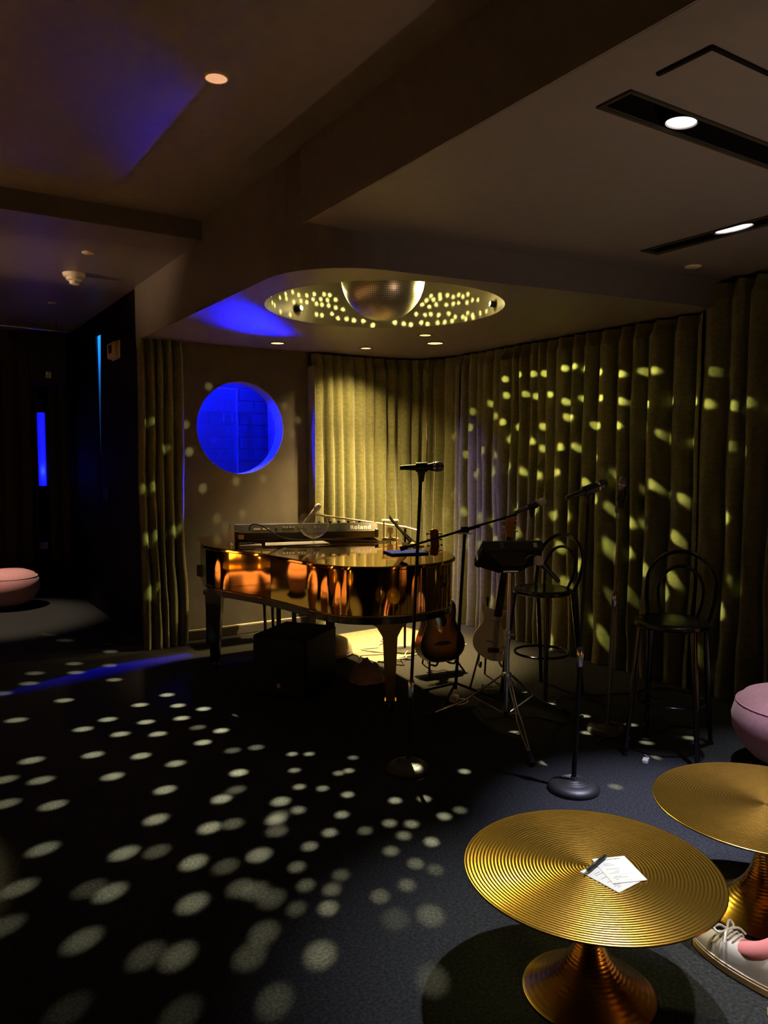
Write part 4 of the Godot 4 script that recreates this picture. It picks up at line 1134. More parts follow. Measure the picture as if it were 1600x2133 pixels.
# ---------------------------------------------------------------- guitars
func build_guitars() -> void:
	# sunburst acoustic
	var at := Vector3(3.52, 0.095, -4.66)
	var o := thing("acoustic_guitar", "sunburst acoustic guitar on a stand behind the piano's end", "guitar", at, YAW + 0.45)
	var ol := smooth_loop2([Vector2(0, 0), Vector2(0.11, 0.012), Vector2(0.185, 0.08), Vector2(0.19, 0.16), Vector2(0.15, 0.25), Vector2(0.128, 0.31), Vector2(0.14, 0.38), Vector2(0.125, 0.45), Vector2(0.05, 0.485), Vector2(-0.05, 0.485), Vector2(-0.125, 0.45), Vector2(-0.14, 0.38), Vector2(-0.128, 0.31), Vector2(-0.15, 0.25), Vector2(-0.19, 0.16), Vector2(-0.185, 0.08), Vector2(-0.11, 0.012)])
	var back := Basis(Vector3.RIGHT, deg_to_rad(-9))
	var up := Transform3D(back * Basis(Vector3(1, 0, 0), Vector3(0, 0, 1), Vector3(0, 1, 0)), Vector3.ZERO)   # polygon (x, height), pushed towards the viewer
	obj("sides", slab(ol, -0.05, 0.045, up, 0.003, true), M.red_wood, o)
	var face := new_st(false)
	var mid := Vector2(0, 0.2)
	for ring in 8:
		for k in ol.size():
			var j := (k + 1) % ol.size()
			var r0 := ring / 8.0
			var r1 := (ring + 1) / 8.0
			var p := [mid.lerp(ol[k], r0 * 0.985), mid.lerp(ol[j], r0 * 0.985), mid.lerp(ol[j], r1 * 0.985), mid.lerp(ol[k], r1 * 0.985)]
			var kk := [r0, r0, r1, r1]
			for t in [[0, 1, 2], [0, 2, 3]]:
				for q in t:
					var u: float = kk[q]
					face.set_color(Color(0.50, 0.20, 0.035).lerp(Color(0.02, 0.007, 0.004), smoothstep(0.35, 0.92, u)))
					face.add_vertex(up * Vector3(p[q].x, 0.0465, p[q].y))
	obj("top", face, M.sunburst, o)
	var bind := []
	for p in ol:
		bind.append(up * Vector3(p.x, 0.046, p.y))
	obj("binding", rod(bind, 0.0028, 6, true), M.cream_plastic, o)
	obj("sound_hole", slab(ellipse(0, 0.31, 0.05, 0.05), 0.0466, 0.0472, up), M.rubber, o)
	var ros := []
	for p in ellipse(0, 0.31, 0.055, 0.055, 28):
		ros.append(up * Vector3(p.x, 0.047, p.y))
	obj("rosette", rod(ros, 0.002, 6, true), M.cream_plastic, o)
	obj("bridge", slab(PackedVector2Array([Vector2(-0.08, 0.135), Vector2(-0.03, 0.125), Vector2(0.03, 0.125), Vector2(0.08, 0.135), Vector2(0.03, 0.155), Vector2(-0.03, 0.155)]), 0.046, 0.056, up, 0.002), M.rosewood, o)
	obj("neck", slab(PackedVector2Array([Vector2(-0.027, 0.44), Vector2(0.027, 0.44), Vector2(0.022, 0.84), Vector2(-0.022, 0.84)]), 0.03, 0.052, up, 0.003), M.red_wood, o)
	obj("fretboard", slab(PackedVector2Array([Vector2(-0.027, 0.37), Vector2(0.027, 0.37), Vector2(0.022, 0.84), Vector2(-0.022, 0.84)]), 0.052, 0.058, up, 0.001), M.rosewood, o)
	var hs0 := obj("headstock", slab(PackedVector2Array([Vector2(-0.024, 0.84), Vector2(0.024, 0.84), Vector2(0.036, 0.88), Vector2(0.034, 1.01), Vector2(0, 1.02), Vector2(-0.034, 1.01), Vector2(-0.036, 0.88)]), 0.03, 0.046, up, 0.003), M.red_wood, o)
	for sx in [-1.0, 1.0]:
		for k in 3:
			obj("tuner", rod([up * Vector3(sx * 0.034, 0.037, 0.89 + 0.045 * k), up * Vector3(sx * 0.052, 0.037, 0.89 + 0.045 * k), up * Vector3(sx * 0.062, 0.037, 0.89 + 0.045 * k)], [0.004, 0.005, 0.011], 8), M.black_metal, hs0)
	for k in 6:
		obj("string", rod([up * Vector3(-0.02 + 0.008 * k, 0.0605, 0.14), up * Vector3(-0.015 + 0.006 * k, 0.061, 0.84)], 0.0007, 4), M.dull_metal, o)
	guitar_stand("black guitar stand under the sunburst guitar", Vector3(3.52, 0, -4.66), YAW + 0.45, 0.035)
	# white electric
	at = Vector3(3.62, 0.185, -4.20)
	o = thing("electric_guitar", "off-white electric guitar with horned body behind the drum pad", "guitar", at, YAW)
	o.scale = Vector3.ONE * 1.04
	ol = smooth_loop2([Vector2(-0.058, 0.40), Vector2(-0.04, 0.392), Vector2(0.0, 0.366), Vector2(0.045, 0.36), Vector2(0.085, 0.352), Vector2(0.118, 0.345), Vector2(0.09, 0.312), Vector2(0.072, 0.27), Vector2(0.095, 0.2), Vector2(0.122, 0.11), Vector2(0.112, 0.015), Vector2(0.05, 0.0), Vector2(-0.02, 0.012), Vector2(-0.082, 0.05), Vector2(-0.12, 0.11), Vector2(-0.115, 0.19), Vector2(-0.072, 0.25), Vector2(-0.05, 0.30), Vector2(-0.062, 0.36)], 4)
	up = Transform3D(back * Basis(Vector3(1, 0, 0), Vector3(0, 0, 1), Vector3(0, 1, 0)), Vector3.ZERO)
	obj("body", slab(ol, 0.0, 0.036, up, 0.005, true), M.guitar_white, o)
	obj("pickguard", slab(smooth_loop2([Vector2(0.04, 0.27), Vector2(0.066, 0.26), Vector2(0.088, 0.20), Vector2(0.105, 0.13), Vector2(0.06, 0.10), Vector2(0.035, 0.16), Vector2(0.03, 0.22)], 4), 0.0362, 0.039, up, 0.0008), M.pearl, o)
	for p in [[0.03, 0.285, 0.07], [0.005, 0.14, 0.075]]:
		obj("pickup", rod([up * Vector3(p[0] - p[2] / 2, 0.039, p[1] + 0.008), up * Vector3(p[0] + p[2] / 2, 0.039, p[1] - 0.008)], 0.007, 10), M.chrome, o)
	obj("bridge", slab(PackedVector2Array([Vector2(-0.025, 0.062), Vector2(0.055, 0.058), Vector2(0.058, 0.09), Vector2(-0.02, 0.095)]), 0.0365, 0.043, up, 0.002), M.dark_brass, o)
	for p in [Vector2(0.075, 0.06), Vector2(0.085, 0.095)]:
		obj("knob", turned([Vector2(0.011, 0), Vector2(0.010, 0.012), Vector2(0, 0.013)], 14, up * Transform3D(Basis.IDENTITY, Vector3(p.x, 0.036, p.y))), M.chrome, o)
	var nk := PackedVector2Array([Vector2(0.022, 0.31), Vector2(0.077, 0.305), Vector2(0.158, 0.86), Vector2(0.117, 0.865)])
	obj("neck", slab(nk, 0.022, 0.038, up, 0.002), M.maple, o)
	var fb := obj("fretboard", slab(nk, 0.038, 0.044, up, 0.001), M.rosewood, o)
	for k in 14:
		var f := 1.0 - pow(0.944, k + 1) * 1.0
		var t := 1.0 - f * 0.98
		var a := nk[0].lerp(nk[3], t)
		var b := nk[1].lerp(nk[2], t)
		obj("fret", rod([up * Vector3(a.x, 0.0445, a.y), up * Vector3(b.x, 0.0445, b.y)], 0.0012, 5), M.dull_metal, fb)
	var hs1 := obj("headstock", slab(PackedVector2Array([Vector2(0.117, 0.862), Vector2(0.157, 0.86), Vector2(0.180, 0.93), Vector2(0.178, 1.01), Vector2(0.118, 0.995), Vector2(0.108, 0.92)]), 0.022, 0.036, up, 0.003), M.maple, o)
	for k in 6:
		var p := Vector2(0.113, 0.90 + 0.038 * (k / 2)) if k % 2 == 0 else Vector2(0.178, 0.905 + 0.038 * (k / 2))
		var sx := -1.0 if k % 2 == 0 else 1.0
		obj("tuner", rod([up * Vector3(p.x, 0.029, p.y), up * Vector3(p.x + sx * 0.012, 0.029, p.y), up * Vector3(p.x + sx * 0.02, 0.029, p.y)], [0.003, 0.004, 0.008], 8), M.white_plastic, hs1)
	for k in 6:
		obj("string", rod([up * Vector3(0.0 + 0.007 * k, 0.047, 0.08), up * Vector3(0.122 + 0.006 * k, 0.0465, 0.86)], 0.0007, 4), M.dull_metal, o)
	guitar_stand("black guitar stand under the off-white guitar", Vector3(3.62, 0, -4.20), YAW, 0.11)

func guitar_stand(label: String, at: Vector3, turn: float, lift := 0.0) -> void:
	var o := thing("guitar_stand", label, "guitar stand", at, turn, "guitar stands")
	for sx in [-1.0, 1.0]:
		obj("leg", rod([Vector3(0, 0.32 + lift, -0.17), Vector3(sx * 0.16, 0.006, 0.10)], 0.008, 8), M.black_metal, o)
		obj("cradle_arm", rod(smooth_path([Vector3(sx * 0.05, 0.27 + lift, -0.135), Vector3(sx * 0.075, 0.06 + lift, -0.09), Vector3(sx * 0.08, 0.045 + lift, 0.05), Vector3(sx * 0.08, 0.09 + lift, 0.095)]), 0.008, 8), M.rubber, o)
	obj("rear_leg", rod([Vector3(0, 0.32 + lift, -0.17), Vector3(0, 0.006, -0.30)], 0.008, 8), M.black_metal, o)
	obj("neck_post", rod([Vector3(0, 0.30, -0.165), Vector3(0, 0.62, -0.185)], 0.009, 8), M.black_metal, o)

# ---------------------------------------------------------------- seats and tables
func bar_stool(label: String, at: Vector3, turn: float) -> void:
	# the back stands on the -z side
	var o := thing("bar_stool", label, "stool", at, turn, "black bentwood bar stools")
	obj("seat", turned([Vector2(0, 0.715), Vector2(0.19, 0.715), Vector2(0.205, 0.725), Vector2(0.205, 0.742), Vector2(0.19, 0.752), Vector2(0.15, 0.748), Vector2(0, 0.744)], 40), M.black_lacquer, o)
	var ends := [[0.14, 0.13, 0.19, 0.20], [-0.14, 0.13, -0.19, 0.20]]
	for e in ends:
		obj("leg", rod([Vector3(e[0], 0.72, e[1]), Vector3((e[0] + e[2]) / 2 , 0.36, (e[1] + e[3]) / 2), Vector3(e[2], 0.012, e[3])], [0.017, 0.016, 0.013], 10), M.black_lacquer, o)
	for sx in [-1.0, 1.0]:
		obj("leg", rod([Vector3(sx * 0.15, 0.72, -0.14), Vector3(sx * 0.165, 0.36, -0.19), Vector3(sx * 0.18, 0.012, -0.235)], [0.017, 0.016, 0.013], 10), M.black_lacquer, o)
	for p in [Vector3(0.19, 0, 0.20), Vector3(-0.19, 0, 0.20), Vector3(0.18, 0, -0.235), Vector3(-0.18, 0, -0.235)]:
		obj("glide", turned([Vector2(0, 0), Vector2(0.015, 0), Vector2(0.016, 0.018), Vector2(0, 0.02)], 12, Transform3D(Basis.IDENTITY, p)), M.rubber, o)
	var ring := []
	for k in 36:
		ring.append(Vector3(0.185 * cos(TAU * k / 36), 0.30, 0.185 * sin(TAU * k / 36)))
	obj("foot_ring", rod(ring, 0.009, 8, true), M.black_lacquer, o)
	var arch := []
	var inner := []
	for k in 25:
		var a := PI * k / 24.0
		arch.append(Vector3(-0.19 * cos(a) * (1.0 if k > 0 and k < 24 else 1.0), 0.92 + 0.19 * sin(a), -0.20 - 0.04 * sin(a)))
		inner.append(Vector3(-0.125 * cos(a), 0.88 + 0.145 * sin(a), -0.195 - 0.035 * sin(a)))
	arch = [Vector3(-0.165, 0.73, -0.13), Vector3(-0.185, 0.83, -0.175)] + arch + [Vector3(0.185, 0.83, -0.175), Vector3(0.165, 0.73, -0.13)]
	inner = [Vector3(-0.10, 0.745, -0.15), Vector3(-0.118, 0.81, -0.178)] + inner + [Vector3(0.118, 0.81, -0.178), Vector3(0.10, 0.745, -0.15)]
	obj("back_hoop", rod(arch, 0.0125, 10), M.black_lacquer, o)
	obj("inner_hoop", rod(inner, 0.010, 10), M.black_lacquer, o)

func brass_table_proto() -> Array:
	var R := 0.388
	var top := [Vector2(0.0, 0.375), Vector2(0.06, 0.375), Vector2(0.30, 0.385), Vector2(R - 0.006, 0.3905), Vector2(R, 0.394), Vector2(R, 0.3985), Vector2(R - 0.0025, 0.4)]
	var rings := 36
	var per := 6
	for k in range(0, rings * per):
		var r := (R - 0.003) * (1.0 - float(k + 1) / (rings * per))
		top.append(Vector2(r, 0.4 - 0.0006 * (1.0 - cos(TAU * k / per))))
	var stem := [Vector2(0, 0), Vector2(0.200, 0.0), Vector2(0.202, 0.006)]
	for k in 150:
		var t := (k + 1) / 150.0
		var y := 0.006 + 0.369 * t
		var r := 0.026 + 0.174 * pow(1.0 - t, 4.2) + 0.03 * pow(maxf(0.0, t - 0.8) / 0.2, 2.0)
		stem.append(Vector2(r + 0.0004 * sin(TAU * k / 4.0), y))
	return [mesh_of(turned(top, 128, Transform3D.IDENTITY, true), M.brass), mesh_of(turned(stem, 72, Transform3D.IDENTITY, true), M.brass)]

func pouf_meshes() -> Array:
	var squash := 0.93
	var cushion := [Vector2(0.17, 0.05), Vector2(0.24, 0.075), Vector2(0.30, 0.14), Vector2(0.335, 0.22), Vector2(0.34, 0.29), Vector2(0.322, 0.365), Vector2(0.28, 0.415), Vector2(0.20, 0.448), Vector2(0.10, 0.459), Vector2(0.0, 0.461)]
	var seam := []
	for k in 40:
		seam.append(Vector3(0.318 * cos(TAU * k / 40), 0.374, 0.318 * sin(TAU * k / 40)))
	for k in cushion.size():
		cushion[k] = Vector2(cushion[k].x, cushion[k].y * squash)
	for k in seam.size():
		seam[k] = Vector3(seam[k].x, seam[k].y * squash, seam[k].z)
	return [mesh_of(turned(cushion, 48), M.pink_velvet), mesh_of(turned([Vector2(0, 0), Vector2(0.18, 0), Vector2(0.18, 0.047), Vector2(0, 0.05)], 32), M.black_plastic), mesh_of(rod(seam, 0.004, 6, true), M.pink_velvet)]

func build_seats() -> void:
	var tb := brass_table_proto()
	for p in [[Vector3(1.768, 0, -1.574), "brass tulip table with papers and a pen on it"], [Vector3(2.63, 0, -1.53), "brass tulip table cut by the right edge of the picture"], [Vector3(-0.75, 0, -2.7), "brass tulip table nearest the left wall, out of view"], [Vector3(-1.1, 0, -5.0), "brass tulip table in the middle of the left seats, out of view"], [Vector3(-0.9, 0, -7.3), "brass tulip table among the far left seats, out of view"], [Vector3(2.6, 0, 0.5), "brass tulip table behind the camera on the right"]]:
		var o := thing("tulip_table", p[1], "table", p[0], 0.0, "brass tulip tables")
		put_mesh("table_top", tb[0], o)
		put_mesh("pedestal", tb[1], o)
	var pf := pouf_meshes()
	for p in [[Vector3(1.05, 0, -9.35), "pink velvet pouf at the left edge by the dark curtains"], [Vector3(4.02, 0, -2.16), "pink velvet pouf at the right edge beside the brass tables"], [Vector3(-0.45, 0, -3.6), "pink velvet pouf beside the nearest left table, out of view"], [Vector3(-1.6, 0, -3.3), "pink velvet pouf by the left wall, out of view"], [Vector3(-0.45, 0, -4.4), "pink velvet pouf facing the piano's middle, out of view"], [Vector3(-0.35, 0, -5.7), "pink velvet pouf facing the piano's curve, out of view"], [Vector3(-1.9, 0, -5.6), "pink velvet pouf behind the middle left table, out of view"], [Vector3(-0.2, 0, -6.7), "pink velvet pouf facing the round window, out of view"], [Vector3(-0.3, 0, -8.0), "pink velvet pouf by the far left table, out of view"], [Vector3(3.5, 0, 0.3), "pink velvet pouf behind the camera on the right"], [Vector3(4.35, 0, -1.15), "pink velvet pouf against the right curtain, out of view"]]:
		var o := thing("pouf", p[1], "pouf", p[0], 0.0, "pink velvet poufs")
		put_mesh("cushion", pf[0], o)
		put_mesh("base", pf[1], o)
		put_mesh("seam", pf[2], o)
	var wm := Color(1.0, 0.88, 0.60)
	var seats := [[Vector3(-0.6, HALL_H, -3.4), "nearest the camera's left"], [Vector3(-0.6, HALL_H, -4.7), "facing the middle of the piano"], [Vector3(-0.5, 3.14, -6.0), "facing the piano's curve"], [Vector3(-0.3, 3.14, -7.4), "facing the round window"], [Vector3(-1.7, HALL_H, -4.5), "by the left wall"], [Vector3(-0.8, HALL_H, -2.2), "beside the camera"]]
	for p in seats:
		downlight("warm hall downlight over the seats " + p[1], p[0], Vector3(p[0].x, 0, p[0].z), 58.0, 17.0, wm, "lens_warm", 0.05)
	for p in [[Vector3(-0.75, 0.4, -2.7), "glowing globe lamp on the nearest left table, out of view"], [Vector3(-1.1, 0.4, -5.0), "glowing globe lamp on the middle left table, out of view"], [Vector3(-0.9, 0.4, -7.3), "glowing globe lamp on the far left table, out of view"], [Vector3(2.6, 0.4, 0.5), "glowing globe lamp on the table behind the camera"]]:
		var o := thing("globe_lamp", p[1], "lamp", p[0], 0.0, "globe lamps on the tables")
		obj("base", turned([Vector2(0, 0), Vector2(0.05, 0), Vector2(0.05, 0.008), Vector2(0.014, 0.018), Vector2(0.012, 0.07), Vector2(0, 0.07)], 24), M.dark_brass, o)
		var globe := []
		for k in 17:
			var a := -PI / 2 + PI * k / 16.0
			globe.append(Vector2(0.06 * cos(a), 0.125 + 0.06 * sin(a)))
		obj("globe", turned(globe, 28), M.globe_warm, o)
		omni(p[0] + Vector3(0, 0.125, 0), 0.09 if p[0].x < 0.0 else 0.15, Color(1.0, 0.70, 0.38), 0.05, o)
	downlight("warm hall downlight above the far left pouf", Vector3(0.35, 3.14, -8.6), Vector3(0.75, 0.0, -8.75), 12.0, 22.0, Color(1.0, 0.88, 0.72), "lens_warm", 0.05)
	downlight("white downlight behind the camera by the right curtain", Vector3(3.9, CEIL_H, -0.6), Vector3(3.9, 0, -0.6), 8.0, 24.0, wm, "lens_warm", 0.05)
	downlight("white downlight in the lower ceiling above the brass tables", Vector3(2.12, CEIL_H, -0.75), Vector3(2.30, 0, -1.30), 5.0, 15.0, Color(1.0, 0.96, 0.9), "lens_white", 0.05, 1.0)
	bar_stool("black bentwood bar stool behind the drum pad", Vector3(3.794, 0, -3.861), YAW - 0.86)
	bar_stool("black bentwood bar stool in front of the right curtain", Vector3(3.655, 0, -2.702), YAW - 0.57)

func print_tex(seed_: int) -> ImageTexture:
	var im := Image.create(140, 200, false, Image.FORMAT_RGBA8)
	im.fill(Color(0.82, 0.82, 0.81))
	var ink := Color(0.16, 0.16, 0.18)
	var rng := RandomNumberGenerator.new()
	rng.seed = seed_
	for x in range(24, 112, 8):
		im.fill_rect(Rect2i(x, 14, 3 + rng.randi() % 5, 5), ink)
	for row in [[50, 28, 30], [62, 22, 44], [92, 20, 52], [112, 46, 16], [124, 20, 36], [150, 30, 20], [160, 18, 60], [172, 24, 14]]:
		var x: int = row[1]
		while x < row[1] + row[2]:
			var w := 3 + rng.randi() % 5
			im.fill_rect(Rect2i(x, row[0], w, 3), ink.lightened(0.2))
			x += w + 2
	for y in [135, 141, 184]:
		im.fill_rect(Rect2i(60, y, 66, 1), ink.lightened(0.5))
	return ImageTexture.create_from_image(im)

func build_table_things() -> void:
	var spots := [[Vector3(1.775, 0.4004, -1.503), 0.06, 4, "lower printed card on the brass table"], [Vector3(1.823, 0.4022, -1.513), -0.39, 9, "upper printed card on the brass table"]]
	for p in spots:
		var o := thing("printed_card", p[3], "card", p[0], p[1], "printed cards")
		obj("card", box(Vector3(0, 0.0006, 0), Vector3(0.11, 0.0012, 0.142), 0.0002), M.paper, o)
		var st := new_st(false)
		q4uv(st, [Vector3(-0.054, 0.0015, 0.07), Vector3(0.054, 0.0015, 0.07), Vector3(0.054, 0.0015, -0.07), Vector3(-0.054, 0.0015, -0.07)], [Vector2(0, 1), Vector2(1, 1), Vector2(1, 0), Vector2(0, 0)])
		var m := mat("print_%d" % p[2], Color(1, 1, 1), 0.8)
		m.albedo_texture = print_tex(p[2])
		obj("print", st, m, o)
	var a := Vector3(1.706, 0.4105, -1.546)
	var b := Vector3(1.85, 0.4105, -1.583)
	var pen := thing("ballpoint_pen", "black and silver ballpoint pen on the printed cards", "pen", a)
	var xf := Transform3D(along(b - a), Vector3.ZERO)
	obj("tip", turned([Vector2(0, 0), Vector2(0.0015, 0.002), Vector2(0.0042, 0.016)], 12, xf), M.chrome, pen)
	obj("grip", turned([Vector2(0.0042, 0.016), Vector2(0.0055, 0.022), Vector2(0.0052, 0.06), Vector2(0.0048, 0.062)], 12, xf), M.rubber, pen)
	obj("barrel", turned([Vector2(0.0048, 0.062), Vector2(0.0056, 0.065), Vector2(0.0056, 0.132), Vector2(0.003, 0.135), Vector2(0.0028, 0.144), Vector2(0, 0.145)], 12, xf), M.black_plastic, pen)
	obj("pocket_clip", box(xf * Vector3(0.0, 0.115, 0.0) + Vector3(0, 0.0068, 0), Vector3(0.003, 0.042, 0.0015), 0.0005, xf.basis), M.chrome, pen)

func sneaker(label: String, at: Vector3, turn: float) -> void:
	# toe towards -z, sole on y = 0
	var o := thing("sneaker", label, "shoe", at, turn, "white sneakers")
	var halfw := func(t: float) -> float: return 0.047 * pow(sin(PI * clampf(0.04 + 0.90 * t, 0, 1)), 0.42) * (1.0 + 0.10 * sin(PI * (t * 1.25 - 0.05))) * (0.88 if t > 0.6 else lerpf(1.06, 0.88, t / 0.6))
	var L := 0.31
	var foot := PackedVector2Array()
	var n := 22
	for k in n + 1:
		var t := float(k) / n
		foot.append(Vector2(-halfw.call(t), -0.0 + L * t))
	for k in range(n, -1, -1):
		var t := float(k) / n
		foot.append(Vector2(halfw.call(t), L * t))
	var sole := inset(foot, -0.004)
	obj("sole", slab(sole, 0.0, 0.028, Transform3D.IDENTITY, 0.004, true), M.gum_rubber, o)
	obj("foxing", slab(inset(foot, -0.002), 0.028, 0.033, Transform3D.IDENTITY, 0.001, true), M.canvas, o)
	var st := new_st()
	var rows := []
	for k in n + 1:
		var t := float(k) / n
		var w: float = halfw.call(t)
		var h := 0.032 + 0.05 * smoothstep(0.0, 0.5, t) + 0.016 * smoothstep(0.5, 0.85, t)
		var row := []
		for j in 13:
			var a := PI * j / 12.0
			row.append(Vector3(-w * 0.97 * cos(a) * (1.0 - 0.10 * sin(a)), 0.03 + h * pow(sin(a), 0.6), L * t))
		rows.append(row)
	for k in n:
		for j in 12:
			q4(st, rows[k][j], rows[k + 1][j], rows[k + 1][j + 1], rows[k][j + 1])
	obj("upper", st, M.canvas, o)
	var toe := new_st()
	for k in 6:
		for j in 12:
			var f := 1.02
			q4(toe, rows[k][j] * Vector3(f, 1.03, 1) - Vector3(0, 0, 0.001), rows[k + 1][j] * Vector3(f, 1.03, 1) - Vector3(0, 0, 0.001), rows[k + 1][j + 1] * Vector3(f, 1.03, 1) - Vector3(0, 0, 0.001), rows[k][j + 1] * Vector3(f, 1.03, 1) - Vector3(0, 0, 0.001))
	obj("toe_cap", toe, M.canvas, o)
	for k in 4:
		var t := 0.33 + 0.055 * k
		var h := 0.034 + 0.03 + 0.052 * smoothstep(0.0, 0.48, t)
		obj("lace", rod(smooth_path([Vector3(-0.026, h - 0.012, L * t), Vector3(-0.012, h + 0.002, L * t + 0.006), Vector3(0.012, h + 0.002, L * t + 0.002), Vector3(0.026, h - 0.012, L * t)], 4), 0.0035, 6), M.canvas, o)
	for sx in [-1.0, 1.0]:
		obj("bow", rod(smooth_path([Vector3(0, 0.115, L * 0.36), Vector3(sx * 0.02, 0.128, L * 0.32), Vector3(sx * 0.04, 0.122, L * 0.30), Vector3(sx * 0.035, 0.112, L * 0.35), Vector3(0, 0.115, L * 0.37)], 5), 0.0042, 6), M.canvas, o)
		obj("lace_end", rod(smooth_path([Vector3(0, 0.115, L * 0.37), Vector3(sx * 0.03, 0.12, L * 0.42), Vector3(sx * 0.05, 0.10, L * 0.46)], 4), 0.004, 6), M.canvas, o)
	# sock and ankle
	obj("sock", rod(smooth_path([Vector3(0, 0.078, L * 0.56), Vector3(0.0, 0.098, L * 0.72), Vector3(0.02, 0.13, L * 0.86), Vector3(0.08, 0.18, L * 0.98), Vector3(0.19, 0.25, L * 1.12)], 5), 0.034, 20), M.pink_cotton, o)
	obj("heel_tab", box(Vector3(0, 0.085, L * 0.985), Vector3(0.02, 0.05, 0.006), 0.002), M.canvas, o)

func logo_plate(parent: Node3D, at: Vector3, w: float) -> void:
	var bd := obj("badge", box(at, Vector3(w, w * 1.35, 0.004), 0.001), M.white_plastic, parent)
	obj("badge_mark", slab(PackedVector2Array([Vector2(-0.40, -0.35), Vector2(-0.12, -0.35), Vector2(0.02, -0.05), Vector2(0.14, 0.5), Vector2(0.42, 0.5), Vector2(0.1, -0.1), Vector2(-0.02, -0.62), Vector2(-0.16, -0.62)]), 0, 0.0015, Transform3D(Basis(Vector3(w * 0.8, 0, 0), Vector3(0, 0, 1), Vector3(0, w * 0.8, 0)), at + Vector3(0, w * 0.16, 0.0025))), M.black_plastic, bd)
	obj("badge_line", box(at + Vector3(0, -w * 0.52, 0.0025), Vector3(w * 0.8, w * 0.12, 0.001), 0.0002), M.black_plastic, bd)

